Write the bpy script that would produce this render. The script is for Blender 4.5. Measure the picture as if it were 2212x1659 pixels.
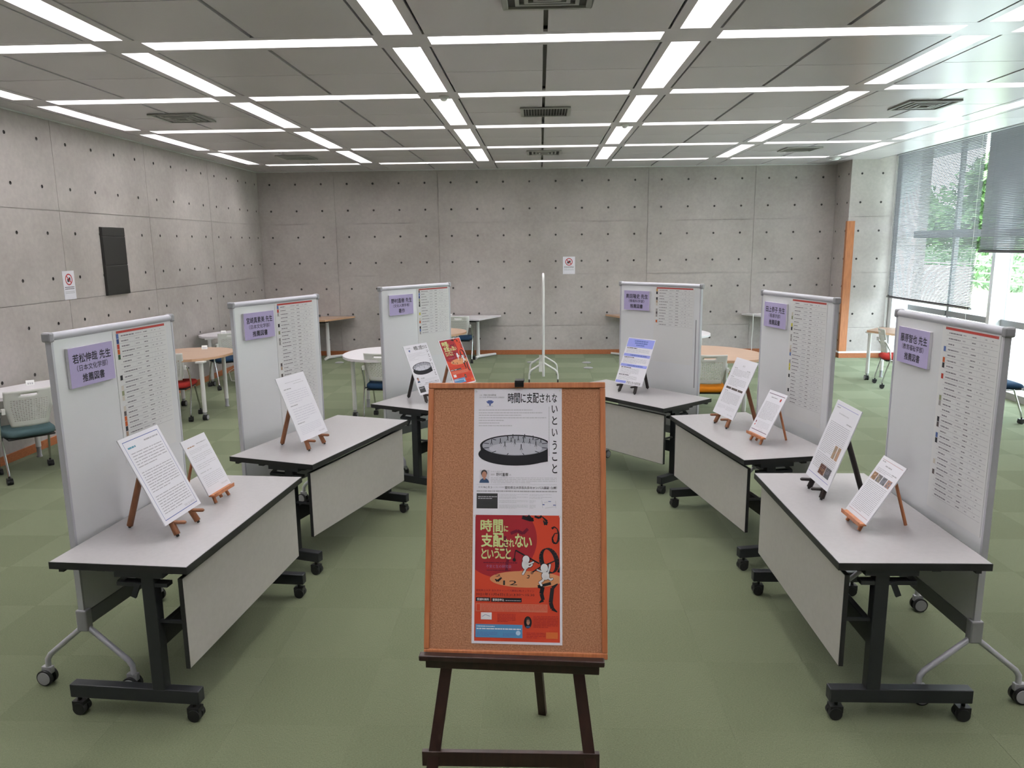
import bpy, bmesh, math, random
from mathutils import Vector, Matrix

random.seed(7)
for _o in list(bpy.data.objects):
    bpy.data.objects.remove(_o)
SC = bpy.context.scene
COL = SC.collection
PI = math.pi
R = math.radians

# ------------------------------------------------------------------ camera
cam_d = bpy.data.cameras.new('camera')
cam_d.sensor_fit = 'HORIZONTAL'
cam_d.sensor_width = 36.0
cam_d.lens = 36.0 * 1622.217 / 2212.0
cam_d.clip_start = 0.05
cam_d.clip_end = 400
cam = bpy.data.objects.new('camera', cam_d)
COL.objects.link(cam)
_rt = Vector((0.99927629, 0.03645139, -0.01087117))
_up = Vector((0.0040402, 0.18247036, 0.98320305))
_fw = Vector((-0.03782279, 0.98253543, -0.18219104))
_m = Matrix(((_rt.x, _up.x, -_fw.x, 0), (_rt.y, _up.y, -_fw.y, 0), (_rt.z, _up.z, -_fw.z, 1.9592), (0, 0, 0, 1)))
cam.matrix_world = _m
SC.camera = cam

# ------------------------------------------------------------------ light
SKY_STRENGTH = 15.0
LAMP_STRENGTH = 22.5
world = bpy.data.worlds.new('overcast_sky')
SC.world = world
world.use_nodes = True
_nt = world.node_tree
_bg = _nt.nodes['Background']
_bg.inputs[0].default_value = (0.82, 0.92, 1.0, 1)
_bg.inputs[1].default_value = SKY_STRENGTH
SC.view_settings.view_transform = 'Standard'
SC.view_settings.look = 'None'
SC.view_settings.exposure = 0.0
SC.view_settings.gamma = 1.0
SC.view_settings.use_curve_mapping = False

# ------------------------------------------------------------------ materials
MATS = {}


def mat(name, col, rough=0.5, metal=0.0, spec=0.5, emit=None, estr=0.0, noise=None, bump=None, coat=0.0, trans=0.0, alpha=None):
    """noise = (scale, amount, detail[, second colour]) ; bump = (scale, strength, distance)"""
    if name in MATS:
        return MATS[name]
    m = bpy.data.materials.new(name)
    m.use_nodes = True
    nt = m.node_tree
    b = nt.nodes['Principled BSDF']
    c = tuple(col) + (1,)
    b.inputs['Base Color'].default_value = c
    b.inputs['Roughness'].default_value = rough
    b.inputs['Metallic'].default_value = metal
    b.inputs['Specular IOR Level'].default_value = spec
    if coat:
        b.inputs['Coat Weight'].default_value = coat
    if emit:
        b.inputs['Emission Color'].default_value = tuple(emit) + (1,)
        b.inputs['Emission Strength'].default_value = estr
    tc = None
    if noise or bump:
        tc = nt.nodes.new('ShaderNodeTexCoord')
    if noise:
        n = nt.nodes.new('ShaderNodeTexNoise')
        n.inputs['Scale'].default_value = noise[0]
        n.inputs['Detail'].default_value = noise[2]
        nt.links.new(tc.outputs['Object'], n.inputs['Vector'])
        mx = nt.nodes.new('ShaderNodeMix')
        mx.data_type = 'RGBA'
        a = noise[1]
        lo = tuple(max(0, v * (1 - a)) for v in col) + (1,)
        hi = (tuple(noise[3]) + (1,)) if len(noise) > 3 else tuple(min(1, v * (1 + a)) for v in col) + (1,)
        mx.inputs[6].default_value = lo
        mx.inputs[7].default_value = hi
        rp = nt.nodes.new('ShaderNodeMapRange')
        rp.inputs[1].default_value = 0.3
        rp.inputs[2].default_value = 0.7
        nt.links.new(n.outputs['Fac'], rp.inputs[0])
        nt.links.new(rp.outputs[0], mx.inputs[0])
        nt.links.new(mx.outputs[2], b.inputs['Base Color'])
    if bump:
        n2 = nt.nodes.new('ShaderNodeTexNoise')
        n2.inputs['Scale'].default_value = bump[0]
        n2.inputs['Detail'].default_value = 3
        nt.links.new(tc.outputs['Object'], n2.inputs['Vector'])
        bp = nt.nodes.new('ShaderNodeBump')
        bp.inputs['Strength'].default_value = bump[1]
        bp.inputs['Distance'].default_value = bump[2]
        nt.links.new(n2.outputs['Fac'], bp.inputs['Height'])
        nt.links.new(bp.outputs['Normal'], b.inputs['Normal'])
    MATS[name] = m
    return m


def wood(name, col, col2, scale=(1, 1, 12), rough=0.45):
    if name in MATS:
        return MATS[name]
    m = mat(name, col, rough)
    nt = m.node_tree
    b = nt.nodes['Principled BSDF']
    tc = nt.nodes.new('ShaderNodeTexCoord')
    mp = nt.nodes.new('ShaderNodeMapping')
    mp.inputs['Scale'].default_value = scale
    n = nt.nodes.new('ShaderNodeTexNoise')
    n.inputs['Scale'].default_value = 6
    n.inputs['Detail'].default_value = 5
    mx = nt.nodes.new('ShaderNodeMix')
    mx.data_type = 'RGBA'
    mx.inputs[6].default_value = tuple(col) + (1,)
    mx.inputs[7].default_value = tuple(col2) + (1,)
    rp = nt.nodes.new('ShaderNodeMapRange')
    rp.inputs[1].default_value = 0.35
    rp.inputs[2].default_value = 0.65
    nt.links.new(tc.outputs['Object'], mp.inputs[0])
    nt.links.new(mp.outputs[0], n.inputs['Vector'])
    nt.links.new(n.outputs['Fac'], rp.inputs[0])
    nt.links.new(rp.outputs[0], mx.inputs[0])
    nt.links.new(mx.outputs[2], b.inputs['Base Color'])
    return m


def concrete():
    m = mat('board_marked_concrete', (0.33, 0.31, 0.29), 0.75, spec=0.3)
    nt = m.node_tree
    b = nt.nodes['Principled BSDF']
    tc = nt.nodes.new('ShaderNodeNewGeometry')
    big = nt.nodes.new('ShaderNodeTexNoise')
    big.inputs['Scale'].default_value = 0.9
    big.inputs['Detail'].default_value = 6
    big.inputs['Roughness'].default_value = 0.6
    fine = nt.nodes.new('ShaderNodeTexNoise')
    fine.inputs['Scale'].default_value = 22
    fine.inputs['Detail'].default_value = 6
    nt.links.new(tc.outputs['Position'], big.inputs['Vector'])
    nt.links.new(tc.outputs['Position'], fine.inputs['Vector'])
    r1 = nt.nodes.new('ShaderNodeValToRGB')
    r1.color_ramp.elements[0].position = 0.32
    r1.color_ramp.elements[0].color = (0.350, 0.316, 0.300, 1)
    r1.color_ramp.elements[1].position = 0.70
    r1.color_ramp.elements[1].color = (0.465, 0.428, 0.410, 1)
    nt.links.new(big.outputs['Fac'], r1.inputs[0])
    mx = nt.nodes.new('ShaderNodeMix')
    mx.data_type = 'RGBA'
    mx.blend_type = 'OVERLAY'
    mx.inputs[0].default_value = 0.13
    nt.links.new(r1.outputs[0], mx.inputs[6])
    nt.links.new(fine.outputs['Fac'], mx.inputs[7])
    nt.links.new(mx.outputs[2], b.inputs['Base Color'])
    bp = nt.nodes.new('ShaderNodeBump')
    bp.inputs['Strength'].default_value = 0.15
    bp.inputs['Distance'].default_value = 0.004
    nt.links.new(fine.outputs['Fac'], bp.inputs['Height'])
    nt.links.new(bp.outputs['Normal'], b.inputs['Normal'])
    return m


def carpet(name, col, rot, sheen):
    m = mat(name, col, 0.95, spec=0.15)
    nt = m.node_tree
    b = nt.nodes['Principled BSDF']
    b.inputs['Sheen Weight'].default_value = sheen
    b.inputs['Sheen Roughness'].default_value = 0.4
    b.inputs['Sheen Tint'].default_value = (.75, .85, .65, 1)
    tc = nt.nodes.new('ShaderNodeNewGeometry')
    mp = nt.nodes.new('ShaderNodeMapping')
    mp.inputs['Scale'].default_value = (1, 3.0, 1) if rot else (3.0, 1, 1)
    n = nt.nodes.new('ShaderNodeTexNoise')
    n.inputs['Scale'].default_value = 120
    n.inputs['Detail'].default_value = 4
    n.inputs['Roughness'].default_value = 0.7
    nt.links.new(tc.outputs['Position'], mp.inputs[0])
    nt.links.new(mp.outputs[0], n.inputs['Vector'])
    cr = nt.nodes.new('ShaderNodeValToRGB')
    cr.color_ramp.elements[0].position = 0.3
    cr.color_ramp.elements[0].color = (col[0] * .66, col[1] * .68, col[2] * .62, 1)
    cr.color_ramp.elements[1].position = 0.72
    cr.color_ramp.elements[1].color = (col[0] * 1.35, col[1] * 1.3, col[2] * 1.35, 1)
    nt.links.new(n.outputs['Fac'], cr.inputs[0])
    nt.links.new(cr.outputs[0], b.inputs['Base Color'])
    bp = nt.nodes.new('ShaderNodeBump')
    bp.inputs['Strength'].default_value = 0.6
    bp.inputs['Distance'].default_value = 0.004
    nt.links.new(n.outputs['Fac'], bp.inputs['Height'])
    nt.links.new(bp.outputs['Normal'], b.inputs['Normal'])
    return m


CONC = concrete()
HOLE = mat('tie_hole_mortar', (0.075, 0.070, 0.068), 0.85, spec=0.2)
CARP_A = carpet('green_carpet_a', (0.126, 0.145, 0.086), 0, .38)
CARP_B = carpet('green_carpet_b', (0.122, 0.141, 0.083), 1, .26)  # second copy: light on quarter-turned pile put into tone and sheen
CEIL = mat('ceiling_painted_metal', (0.67, 0.635, 0.66), 0.25, spec=0.55, noise=(0.8, 0.03, 2))
CEILBACK = mat('ceiling_backing', (0.22, 0.215, 0.21), 0.8)
SLOTWHITE = mat('light_reflector_white', (0.86, 0.86, 0.86), 0.5)
LAMP = mat('fluorescent_lamp', (0.9, 0.9, 0.9), 0.5, emit=(1.0, 0.975, 0.985), estr=LAMP_STRENGTH)
BASEB = wood('cherry_baseboard', (0.42, 0.145, 0.055), (0.33, 0.105, 0.038), (6, 6, 20))
PILLARWOOD = wood('cherry_post', (0.47, 0.175, 0.06), (0.36, 0.125, 0.045), (14, 14, 1))
WHITEBD = mat('whiteboard_enamel', (0.74, 0.75, 0.77), 0.22, spec=0.5)
SILVER = mat('silver_aluminium', (0.52, 0.52, 0.57), 0.42, metal=0.25)
SILVERD = mat('silver_grey_plastic', (0.33, 0.33, 0.35), 0.45, metal=0.3)
BEAM = mat('grey_steel_beam', (0.20, 0.205, 0.215), 0.5, metal=0.3)
LAM = mat('pale_laminate', (0.37, 0.355, 0.36), 0.28, spec=0.5, noise=(40, 0.03, 3))
LAMF = mat('pale_laminate_panel', (0.47, 0.45, 0.425), 0.38, spec=0.4, noise=(40, 0.03, 3))
BLACKEDGE = mat('black_edge_band', (0.016, 0.016, 0.018), 0.45)
DARKST = mat('charcoal_steel', (0.024, 0.026, 0.030), 0.42, metal=0.2)
RUBBER = mat('black_rubber', (0.012, 0.012, 0.013), 0.5)
GREYWHEEL = mat('grey_caster_cover', (0.30, 0.30, 0.31), 0.4)
WHITEPL = mat('white_plastic', (0.72, 0.72, 0.70), 0.4)
WHITEPOLE = mat('white_painted_steel', (0.72, 0.71, 0.70), 0.35)
CHROME = mat('chrome_tube', (0.75, 0.75, 0.77), 0.12, metal=1.0)
PAPER = mat('white_paper', (0.82, 0.80, 0.87), 0.6, spec=0.3)
FOAM = mat('white_foam_panel', (0.74, 0.73, 0.78), 0.6, spec=0.3)
PURPLE = mat('lilac_card', (0.43, 0.38, 0.60), 0.6, spec=0.3)
INK = mat('black_ink', (0.02, 0.02, 0.024), 0.6, spec=0.2)
INKG = mat('grey_ink', (0.40, 0.39, 0.42), 0.6, spec=0.2)
INKL = mat('light_grey_ink', (0.55, 0.54, 0.58), 0.6, spec=0.2)
INKBLUE = mat('blue_ink', (0.10, 0.14, 0.36), 0.6, spec=0.2)
INKRED = mat('red_ink', (0.50, 0.05, 0.04), 0.6, spec=0.2)
CORK = mat('cork', (0.39, 0.168, 0.086), 0.9, spec=0.1, noise=(230, 0.30, 6, (0.50, 0.25, 0.145)), bump=(160, 0.5, 0.002))
CORKFR = wood('cork_board_frame_wood', (0.46, 0.165, 0.062), (0.37, 0.12, 0.045), (20, 20, 1.5))
EASELW = wood('dark_walnut', (0.034, 0.014, 0.010), (0.022, 0.009, 0.007), (10, 10, 1), 0.4)
OAK = wood('brown_stained_wood', (0.27, 0.105, 0.045), (0.20, 0.075, 0.032), (10, 10, 2))
PINE = wood('orange_pine', (0.50, 0.19, 0.075), (0.40, 0.14, 0.055), (10, 10, 2))
EBONY = mat('black_stained_wood', (0.016, 0.010, 0.009), 0.4)
TAN = wood('tan_beech_laminate', (0.46, 0.315, 0.225), (0.415, 0.275, 0.195), (1, 8, 1), 0.35)
TANEDGE = mat('tan_edge', (0.50, 0.31, 0.19), 0.45)
WTOP = mat('white_table_laminate', (0.72, 0.69, 0.72), 0.3)
BLINDM = mat('silver_blind_slat', (0.30, 0.305, 0.33), 0.5)
BLINDR = mat('blind_bottom_rail', (0.14, 0.14, 0.15), 0.5)
WINFR = mat('window_frame_grey', (0.33, 0.335, 0.345), 0.5, metal=0.2)
WINWH = mat('white_mullion', (0.78, 0.79, 0.82), 0.5)
BLACKP = mat('black_wall_box', (0.020, 0.019, 0.018), 0.5)
GLASS = mat('window_glass', (1, 1, 1), 0.0)
_g = GLASS.node_tree
for _n in list(_g.nodes):
    if _n.type == 'BSDF_PRINCIPLED':
        _g.nodes.remove(_n)
_tr = _g.nodes.new('ShaderNodeBsdfTransparent')
_tr.inputs[0].default_value = (0.93, 0.96, 0.95, 1)
_gl = _g.nodes.new('ShaderNodeBsdfGlossy')
_gl.inputs['Roughness'].default_value = 0.02
_ms = _g.nodes.new('ShaderNodeMixShader')
_ms.inputs[0].default_value = 0.05
_g.links.new(_tr.outputs[0], _ms.inputs[1])
_g.links.new(_gl.outputs[0], _ms.inputs[2])
_g.links.new(_ms.outputs[0], _g.nodes['Material Output'].inputs[0])


# ------------------------------------------------------------------ geometry helpers
class MB:
    def __init__(self):
        self.v, self.f, self.s, self.m = [], [], [], []
        self.mats = []

    def mi(self, m):
        if m is None:
            return 0
        if m not in self.mats:
            self.mats.append(m)
        return self.mats.index(m)

    def add(self, vs, fs, smooth=False, m=None):
        o = len(self.v)
        self.v += [tuple(p) for p in vs]
        k = self.mi(m)
        for f in fs:
            self.f.append(tuple(i + o for i in f))
            self.s.append(smooth)
            self.m.append(k)
        return self

    def box(self, x0, x1, y0, y1, z0, z1, m=None, skip=()):
        vs = [(x0, y0, z0), (x1, y0, z0), (x1, y1, z0), (x0, y1, z0), (x0, y0, z1), (x1, y0, z1), (x1, y1, z1), (x0, y1, z1)]
        fs = {'-z': (0, 3, 2, 1), '+z': (4, 5, 6, 7), '-y': (0, 1, 5, 4), '+x': (1, 2, 6, 5), '+y': (2, 3, 7, 6), '-x': (3, 0, 4, 7)}
        return self.add(vs, [f for k, f in fs.items() if k not in skip], m=m)

    def bar(self, a, b, w, h, up=(0, 0, 1), m=None):
        """box beam from a to b, w sideways, h along up"""
        a, b = Vector(a), Vector(b)
        d = (b - a).normalized()
        s = d.cross(Vector(up)).normalized()
        u = s.cross(d).normalized()
        vs = []
        for p in (a, b):
            for (i, j) in ((-1, -1), (1, -1), (1, 1), (-1, 1)):
                vs.append(p + s * (i * w / 2) + u * (j * h / 2))
        return self.add(vs, [(0, 1, 2, 3), (7, 6, 5, 4), (0, 4, 5, 1), (1, 5, 6, 2), (2, 6, 7, 3), (3, 7, 4, 0)], m=m)

    def tube(self, pts, r, n=10, m=None, caps=True):
        P = [Vector(p) for p in pts]
        rs = r if isinstance(r, (list, tuple)) else [r] * len(P)
        prev = None
        rings = []
        for i, p in enumerate(P):
            if i == 0:
                t = P[1] - P[0]
            elif i == len(P) - 1:
                t = P[-1] - P[-2]
            else:
                t = (P[i] - P[i - 1]).normalized() + (P[i + 1] - P[i]).normalized()
            t.normalize()
            if prev is None:
                a = Vector((0, 0, 1)) if abs(t.z) < 0.9 else Vector((1, 0, 0))
                s = t.cross(a).normalized()
            else:
                s = (prev - t * prev.dot(t)).normalized()
            prev = s
            u = t.cross(s)
            rings.append([p + (s * math.cos(2 * PI * k / n) + u * math.sin(2 * PI * k / n)) * rs[i] for k in range(n)])
        vs = [q for g in rings for q in g]
        fs = []
        for i in range(len(P) - 1):
            for k in range(n):
                a, b = i * n + k, i * n + (k + 1) % n
                fs.append((a, b, b + n, a + n))
        self.add(vs, fs, True, m)
        if caps:
            self.add(rings[0], [tuple(range(n))[::-1]], False, m)
            self.add(rings[-1], [tuple(range(n))], False, m)
        return self

    def cyl(self, c, r, h, axis='z', n=20, m=None, r2=None):
        c = Vector(c)
        d = {'x': Vector((1, 0, 0)), 'y': Vector((0, 1, 0)), 'z': Vector((0, 0, 1))}[axis]
        return self.tube([c - d * h / 2, c + d * h / 2], [r, r if r2 is None else r2], n, m)

    def lathe(self, prof, c=(0, 0, 0), n=20, m=None):
        """profile [(r, z)] about z"""
        vs, fs = [], []
        for (r, z) in prof:
            for k in range(n):
                vs.append((c[0] + r * math.cos(2 * PI * k / n), c[1] + r * math.sin(2 * PI * k / n), c[2] + z))
        for i in range(len(prof) - 1):
            for k in range(n):
                a, b = i * n + k, i * n + (k + 1) % n
                fs.append((a, b, b + n, a + n))
        fs.append(tuple(range(n))[::-1])
        fs.append(tuple((len(prof) - 1) * n + k for k in range(n)))
        return self.add(vs, fs, True, m)

    def prism(self, pts, z0, z1, m=None, mside=None, smooth_side=False):
        n = len(pts)
        vs = [(x, y, z0) for x, y in pts] + [(x, y, z1) for x, y in pts]
        self.add(vs, [tuple(range(n, 2 * n))], False, m)
        self.add(vs, [tuple(range(n))[::-1]], False, m)
        self.add(vs, [(k, (k + 1) % n, (k + 1) % n + n, k + n) for k in range(n)], smooth_side, mside or m)
        return self

    def mesh(self, name, m=None, bevel=0.0, seg=2):
        me = bpy.data.meshes.new(name)
        me.from_pydata([tuple(p) for p in self.v], [], self.f)
        ms = self.mats if self.mats else ([m] if m else [])
        if m and self.mats and m not in ms:
            pass
        for x in ms:
            me.materials.append(x)
        me.polygons.foreach_set('use_smooth', self.s)
        if len(ms) > 1:
            me.polygons.foreach_set('material_index', self.m)
        me.update()
        if bevel:
            bm = bmesh.new()
            bm.from_mesh(me)
            bmesh.ops.remove_doubles(bm, verts=bm.verts, dist=1e-6)
            bm.normal_update()
            es = [e for e in bm.edges if len(e.link_faces) == 2 and e.calc_face_angle(0) > 0.6]
            bmesh.ops.bevel(bm, geom=es, offset=bevel, segments=seg, profile=0.5, affect='EDGES', clamp_overlap=True)
            bm.to_mesh(me)
            bm.free()
        return me

    def build(self, name, m=None, parent=None, bevel=0.0, seg=2):
        return link(name, self.mesh(name, m, bevel, seg), parent)


def link(name, me, parent=None):
    o = bpy.data.objects.new(name, me)
    COL.objects.link(o)
    if parent is not None:
        o.parent = parent
    return o


def tag(o, label=None, cat=None, group=None, kind=None):
    if label:
        o['label'] = label
    if cat:
        o['category'] = cat
    if group:
        o['group'] = group
    if kind:
        o['kind'] = kind
    return o


def thing(name, label, cat, loc=(0, 0, 0), rot=(0, 0, 0), group=None):
    o = bpy.data.objects.new(name, None)
    o.empty_display_size = 0.1
    COL.objects.link(o)
    o.location = loc
    o.rotation_euler = rot if isinstance(rot, (tuple, list)) else (0, 0, rot)
    return tag(o, label, cat, group)


def copy_tree(o, parent=None):
    c = o.copy()
    COL.objects.link(c)
    c.parent = parent
    for ch in list(o.children):
        copy_tree(ch, c)
    return c


def box_mesh(name, sx, sy, sz, m, bevel=0.0):
    return MB().box(-sx / 2, sx / 2, -sy / 2, sy / 2, -sz / 2, sz / 2).mesh(name, m, bevel)


# ------------------------------------------------------------------ lettering
_TXT = {}


def txt_mesh(body, bold=0.0):
    k = (body, bold)
    if k not in _TXT:
        cu = bpy.data.curves.new('lettering', 'FONT')
        cu.body = body
        cu.size = 1.0
        cu.offset = bold
        cu.resolution_u = 2
        o = bpy.data.objects.new('lettering', cu)
        COL.objects.link(o)
        bpy.context.view_layer.update()
        me = bpy.data.meshes.new_from_object(o.evaluated_get(bpy.context.evaluated_depsgraph_get()))
        vs = [(p.co.x, p.co.y) for p in me.vertices]
        fs = [tuple(p.vertices) for p in me.polygons]
        bpy.data.objects.remove(o)
        bpy.data.curves.remove(cu)
        bpy.data.meshes.remove(me)
        _TXT[k] = (vs, fs)
    return _TXT[k]


class Print:
    """flat print on the front (-y) face of an upright sheet; x right, z up, local to the sheet"""

    def __init__(self, y0=-0.0005):
        self.parts = {}
        self.y0 = y0

    def mb(self, part):
        return self.parts.setdefault(part, MB())

    def poly(self, part, pts, m, lay=0):
        y = self.y0 - 0.00025 * lay
        self.mb(part).add([(x, y, z) for x, z in pts], [tuple(range(len(pts)))], False, m)

    def rect(self, part, x0, x1, z0, z1, m, lay=0):
        self.poly(part, [(x0, z0), (x1, z0), (x1, z1), (x0, z1)], m, lay)

    def ell(self, part, cx, cz, rx, rz, m, lay=0, n=36, a0=0, a1=2 * PI, rot=0, clip=None):
        pts = []
        full = abs(a1 - a0 - 2 * PI) < 1e-6
        for k in range(n if full else n + 1):
            a = a0 + (a1 - a0) * k / n
            x, z = rx * math.cos(a), rz * math.sin(a)
            pts.append((cx + x * math.cos(rot) - z * math.sin(rot), cz + x * math.sin(rot) + z * math.cos(rot)))
        if clip:
            pts = clip_poly(pts, *clip)
        if len(pts) > 2:
            self.poly(part, pts, m, lay)

    def stroke(self, part, pts, w, m, lay=0):
        y = self.y0 - 0.00025 * lay
        for i in range(len(pts) - 1):
            (xa, za), (xb, zb) = pts[i], pts[i + 1]
            dx, dz = xb - xa, zb - za
            L = math.hypot(dx, dz) or 1e-9
            wa = w[i] if isinstance(w, (list, tuple)) else w
            wb = w[i + 1] if isinstance(w, (list, tuple)) else w
            nx, nz = -dz / L / 2, dx / L / 2
            self.mb(part).add([(xa + nx * wa, y, za + nz * wa), (xa - nx * wa, y, za - nz * wa), (xb - nx * wb, y, zb - nz * wb), (xb + nx * wb, y, zb + nz * wb)], [(0, 1, 2, 3)], False, m)

    def text(self, part, body, x0, x1, z0, z1, m, lay=1, bold=0.0):
        vs, fs = txt_mesh(body)
        if not vs:
            return
        ax, bx = min(v[0] for v in vs), max(v[0] for v in vs)
        az, bz = min(v[1] for v in vs), max(v[1] for v in vs)
        sx, sz = (x1 - x0) / (bx - ax), (z1 - z0) / (bz - az)
        y = self.y0 - 0.00025 * lay
        for q in ((-bold, 0, bold) if bold else (0,)):
            self.mb(part).add([(x0 + (v[0] - ax + q) * sx, y - q * .001, z0 + (v[1] - az) * sz) for v in vs], fs, False, m)
            if bold and q == 0:
                for e in (-bold, bold):
                    self.mb(part).add([(x0 + (v[0] - ax) * sx, y - e * .0007, z0 + (v[1] - az + e) * sz) for v in vs], fs, False, m)

    def line(self, part, x0, x1, z, h, m, lay=1, dash=0.012):
        """a line of small print too small to read: broken dashes"""
        x = x0
        while x < x1:
            w = dash * random.uniform(0.5, 2.2)
            e = min(x + w, x1)
            self.rect(part, x, e, z, z + h, m, lay)
            x = e + dash * random.uniform(0.12, 0.35)

    def para(self, part, x0, x1, ztop, zbot, n, m, lay=1, fill=0.30, last=0.6):
        p = (ztop - zbot) / n
        for i in range(n):
            e = x1 if i < n - 1 else x0 + (x1 - x0) * last
            self.line(part, x0, e, ztop - p * (i + 0.5 + fill / 2), p * fill, m, lay, dash=max(p * 1.6, 0.004))

    def build(self, parent):
        for k, b in self.parts.items():
            o = b.build(k, None, parent)
            if len(b.f) > 1:
                o['kind'] = 'stuff'


def clip_poly(pts, x0, x1, z0, z1):
    def cut(P, f, isx, c):
        out = []
        for i in range(len(P)):
            a, b = P[i], P[(i + 1) % len(P)]
            ia, ib = f(a), f(b)
            if ia:
                out.append(a)
            if ia != ib:
                t = (c - a[isx]) / (b[isx] - a[isx])
                out.append((a[0] + t * (b[0] - a[0]), a[1] + t * (b[1] - a[1])))
        return out
    for f, k, c in ((lambda p: p[0] >= x0, 0, x0), (lambda p: p[0] <= x1, 0, x1), (lambda p: p[1] >= z0, 1, z0), (lambda p: p[1] <= z1, 1, z1)):
        pts = cut(pts, f, k, c)
        if not pts:
            return pts
    return pts

# ================================================================== the room
H = 3.266
YB = 13.517
XL = -4.985
XR = 5.10
YP = 12.90
YF = -3.0
ORD = ['first', 'second', 'third', 'fourth', 'fifth', 'sixth', 'seventh', 'eighth', 'ninth', 'tenth']


def plane_map(kind):
    if kind == 'back':
        return lambda u, d, z: (u, YB + d, z)
    if kind == 'left':
        return lambda u, d, z: (XL - d, u, z)
    if kind == 'pillar':
        return lambda u, d, z: (u, YP + d, z)
    if kind == 'return':
        return lambda u, d, z: (XR + d, u, z)


def wall_panel(kind, u0, u1, z0, z1, holes, parent, flip):
    """one cast panel with its recessed tie holes"""
    g = 0.003
    u0, u1, z0, z1 = u0 + g, u1 - g, z0 + g, z1 - g
    P = plane_map(kind)
    b = MB()
    b.mi(CONC)

    def quad(pts, m=None):
        idx = list(range(len(pts)))
        b.add([P(*p) for p in pts], [tuple(idx[::-1]) if flip else tuple(idx)], False, m)
    hu = sorted(set(round(h[0], 4) for h in holes if u0 + .04 < h[0] < u1 - .04))
    hz = sorted(set(round(h[1], 4) for h in holes if z0 + .04 < h[1] < z1 - .04))
    us = [u0] + [(a + c) / 2 for a, c in zip(hu, hu[1:])] + [u1]
    zs = [z0] + [(a + c) / 2 for a, c in zip(hz, hz[1:])] + [z1]
    s, r, n = 0.03, 0.0175, 16
    if not hu or not hz:
        quad([(u0, 0, z0), (u1, 0, z0), (u1, 0, z1), (u0, 0, z1)], CONC)
    else:
        for i, cu in enumerate(hu):
            for j, cz in enumerate(hz):
                X = [us[i], cu - s, cu + s, us[i + 1]]
                Zz = [zs[j], cz - s, cz + s, zs[j + 1]]
                for a in range(3):
                    for c in range(3):
                        if a == 1 and c == 1:
                            continue
                        quad([(X[a], 0, Zz[c]), (X[a + 1], 0, Zz[c]), (X[a + 1], 0, Zz[c + 1]), (X[a], 0, Zz[c + 1])], CONC)
                cir, sq, bot = [], [], []
                for k in range(n):
                    t = 2 * PI * k / n
                    co, si = math.cos(t), math.sin(t)
                    q = s / max(abs(co), abs(si))
                    cir.append((cu + r * co, 0, cz + r * si))
                    sq.append((cu + q * co, 0, cz + q * si))
                    bot.append((cu + r * .7 * co, 0.011, cz + r * .7 * si))
                for k in range(n):
                    l = (k + 1) % n
                    quad([cir[k], sq[k], sq[l], cir[l]], CONC)
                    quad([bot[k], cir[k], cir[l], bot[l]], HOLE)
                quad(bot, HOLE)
    # panel edges
    e = 0.006
    for (a, c) in (((u0, z0), (u1, z0)), ((u1, z0), (u1, z1)), ((u1, z1), (u0, z1)), ((u0, z1), (u0, z0))):
        quad([(a[0], 0, a[1]), (a[0], e, a[1]), (c[0], e, c[1]), (c[0], 0, c[1])], CONC)
    return b.build('panel', None, parent)


HZ = [3.0447 - .459 * r for r in range(7)]
ZJ = [0.0, 0.520, 1.438, 2.356, H + .06]
# back wall
wall_back = tag(MB().box(-5.3, 6.4, YB + .012, YB + .25, -.1, 4.0).build('wall_back', CONC), kind='structure')
hb = [(-4.7699 + .459 * c, z) for c in range(22) for z in HZ]
UJ = [XL, -3.6225, -1.7865, .0495, 1.8855, 3.7215, XR]
for i in range(len(UJ) - 1):
    for j in range(4):
        wall_panel('back', UJ[i], UJ[i + 1], ZJ[j], ZJ[j + 1], hb, wall_back, False)
# left wall
wall_left = tag(MB().box(XL - .25, XL - .012, YF, YB + .2, -.1, 4.0).build('wall_left', CONC), kind='structure')
hy = [12.6357 - .459 * k for k in range(22)] + [12.975, 13.376]
hl = [(y, z) for y in hy for z in HZ]
UL = [2.308, 4.144, 5.980, 7.816, 9.652, 11.488, YB]
for i in range(len(UL) - 1):
    for j in range(4):
        wall_panel('left', UL[i], UL[i + 1], ZJ[j], ZJ[j + 1], hl, wall_left, True)
tag(MB().box(XL - .012, XL, YF, 2.306, 0, H + .06).build('wall_left_rear', CONC), kind='structure')
# pillar at the right end of the back wall
pil = tag(MB().box(XR + .012, 6.4, YP + .012, YB + .012, -.1, 4.0).build('wall_pillar', CONC), kind='structure')
hp = [(x, z) for x in (5.272, 5.607) for z in HZ]
for j in range(4):
    wall_panel('pillar', XR, 5.86, ZJ[j], ZJ[j + 1], hp, pil, False)
hr = [(y, z) for y in (13.005, 13.42) for z in HZ]
for j in range(4):
    b_ = wall_panel('return', YP, YB, ZJ[j], ZJ[j + 1], hr, pil, False)
# rear of the room, behind the camera
tag(MB().box(-5.3, 6.6, YF - .2, YF, -.1, 4.0).build('wall_front', CONC), kind='structure')
# baseboards
tag(MB().box(XL, XR, YB - .014, YB, 0, .083).build('baseboard_back', BASEB, bevel=.002), kind='structure')
tag(MB().box(XL, XL + .014, 2.3, YB - .014, 0, .083).build('baseboard_left', BASEB, bevel=.002), kind='structure')
bp_ = tag(MB().box(XR - .014, 5.84, YP - .014, YP, 0, .083).box(XR - .014, XR, YP, YB - .014, 0, .083).build('baseboard_pillar', BASEB), kind='structure')
tag(MB().box(XR - .020, 5.84, YP - .020, YP - .001, .084, .112).box(XR - .020, XR - .001, YP - .001, YB - .02, .084, .112).build('trim_1', WINWH), kind='structure')
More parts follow.
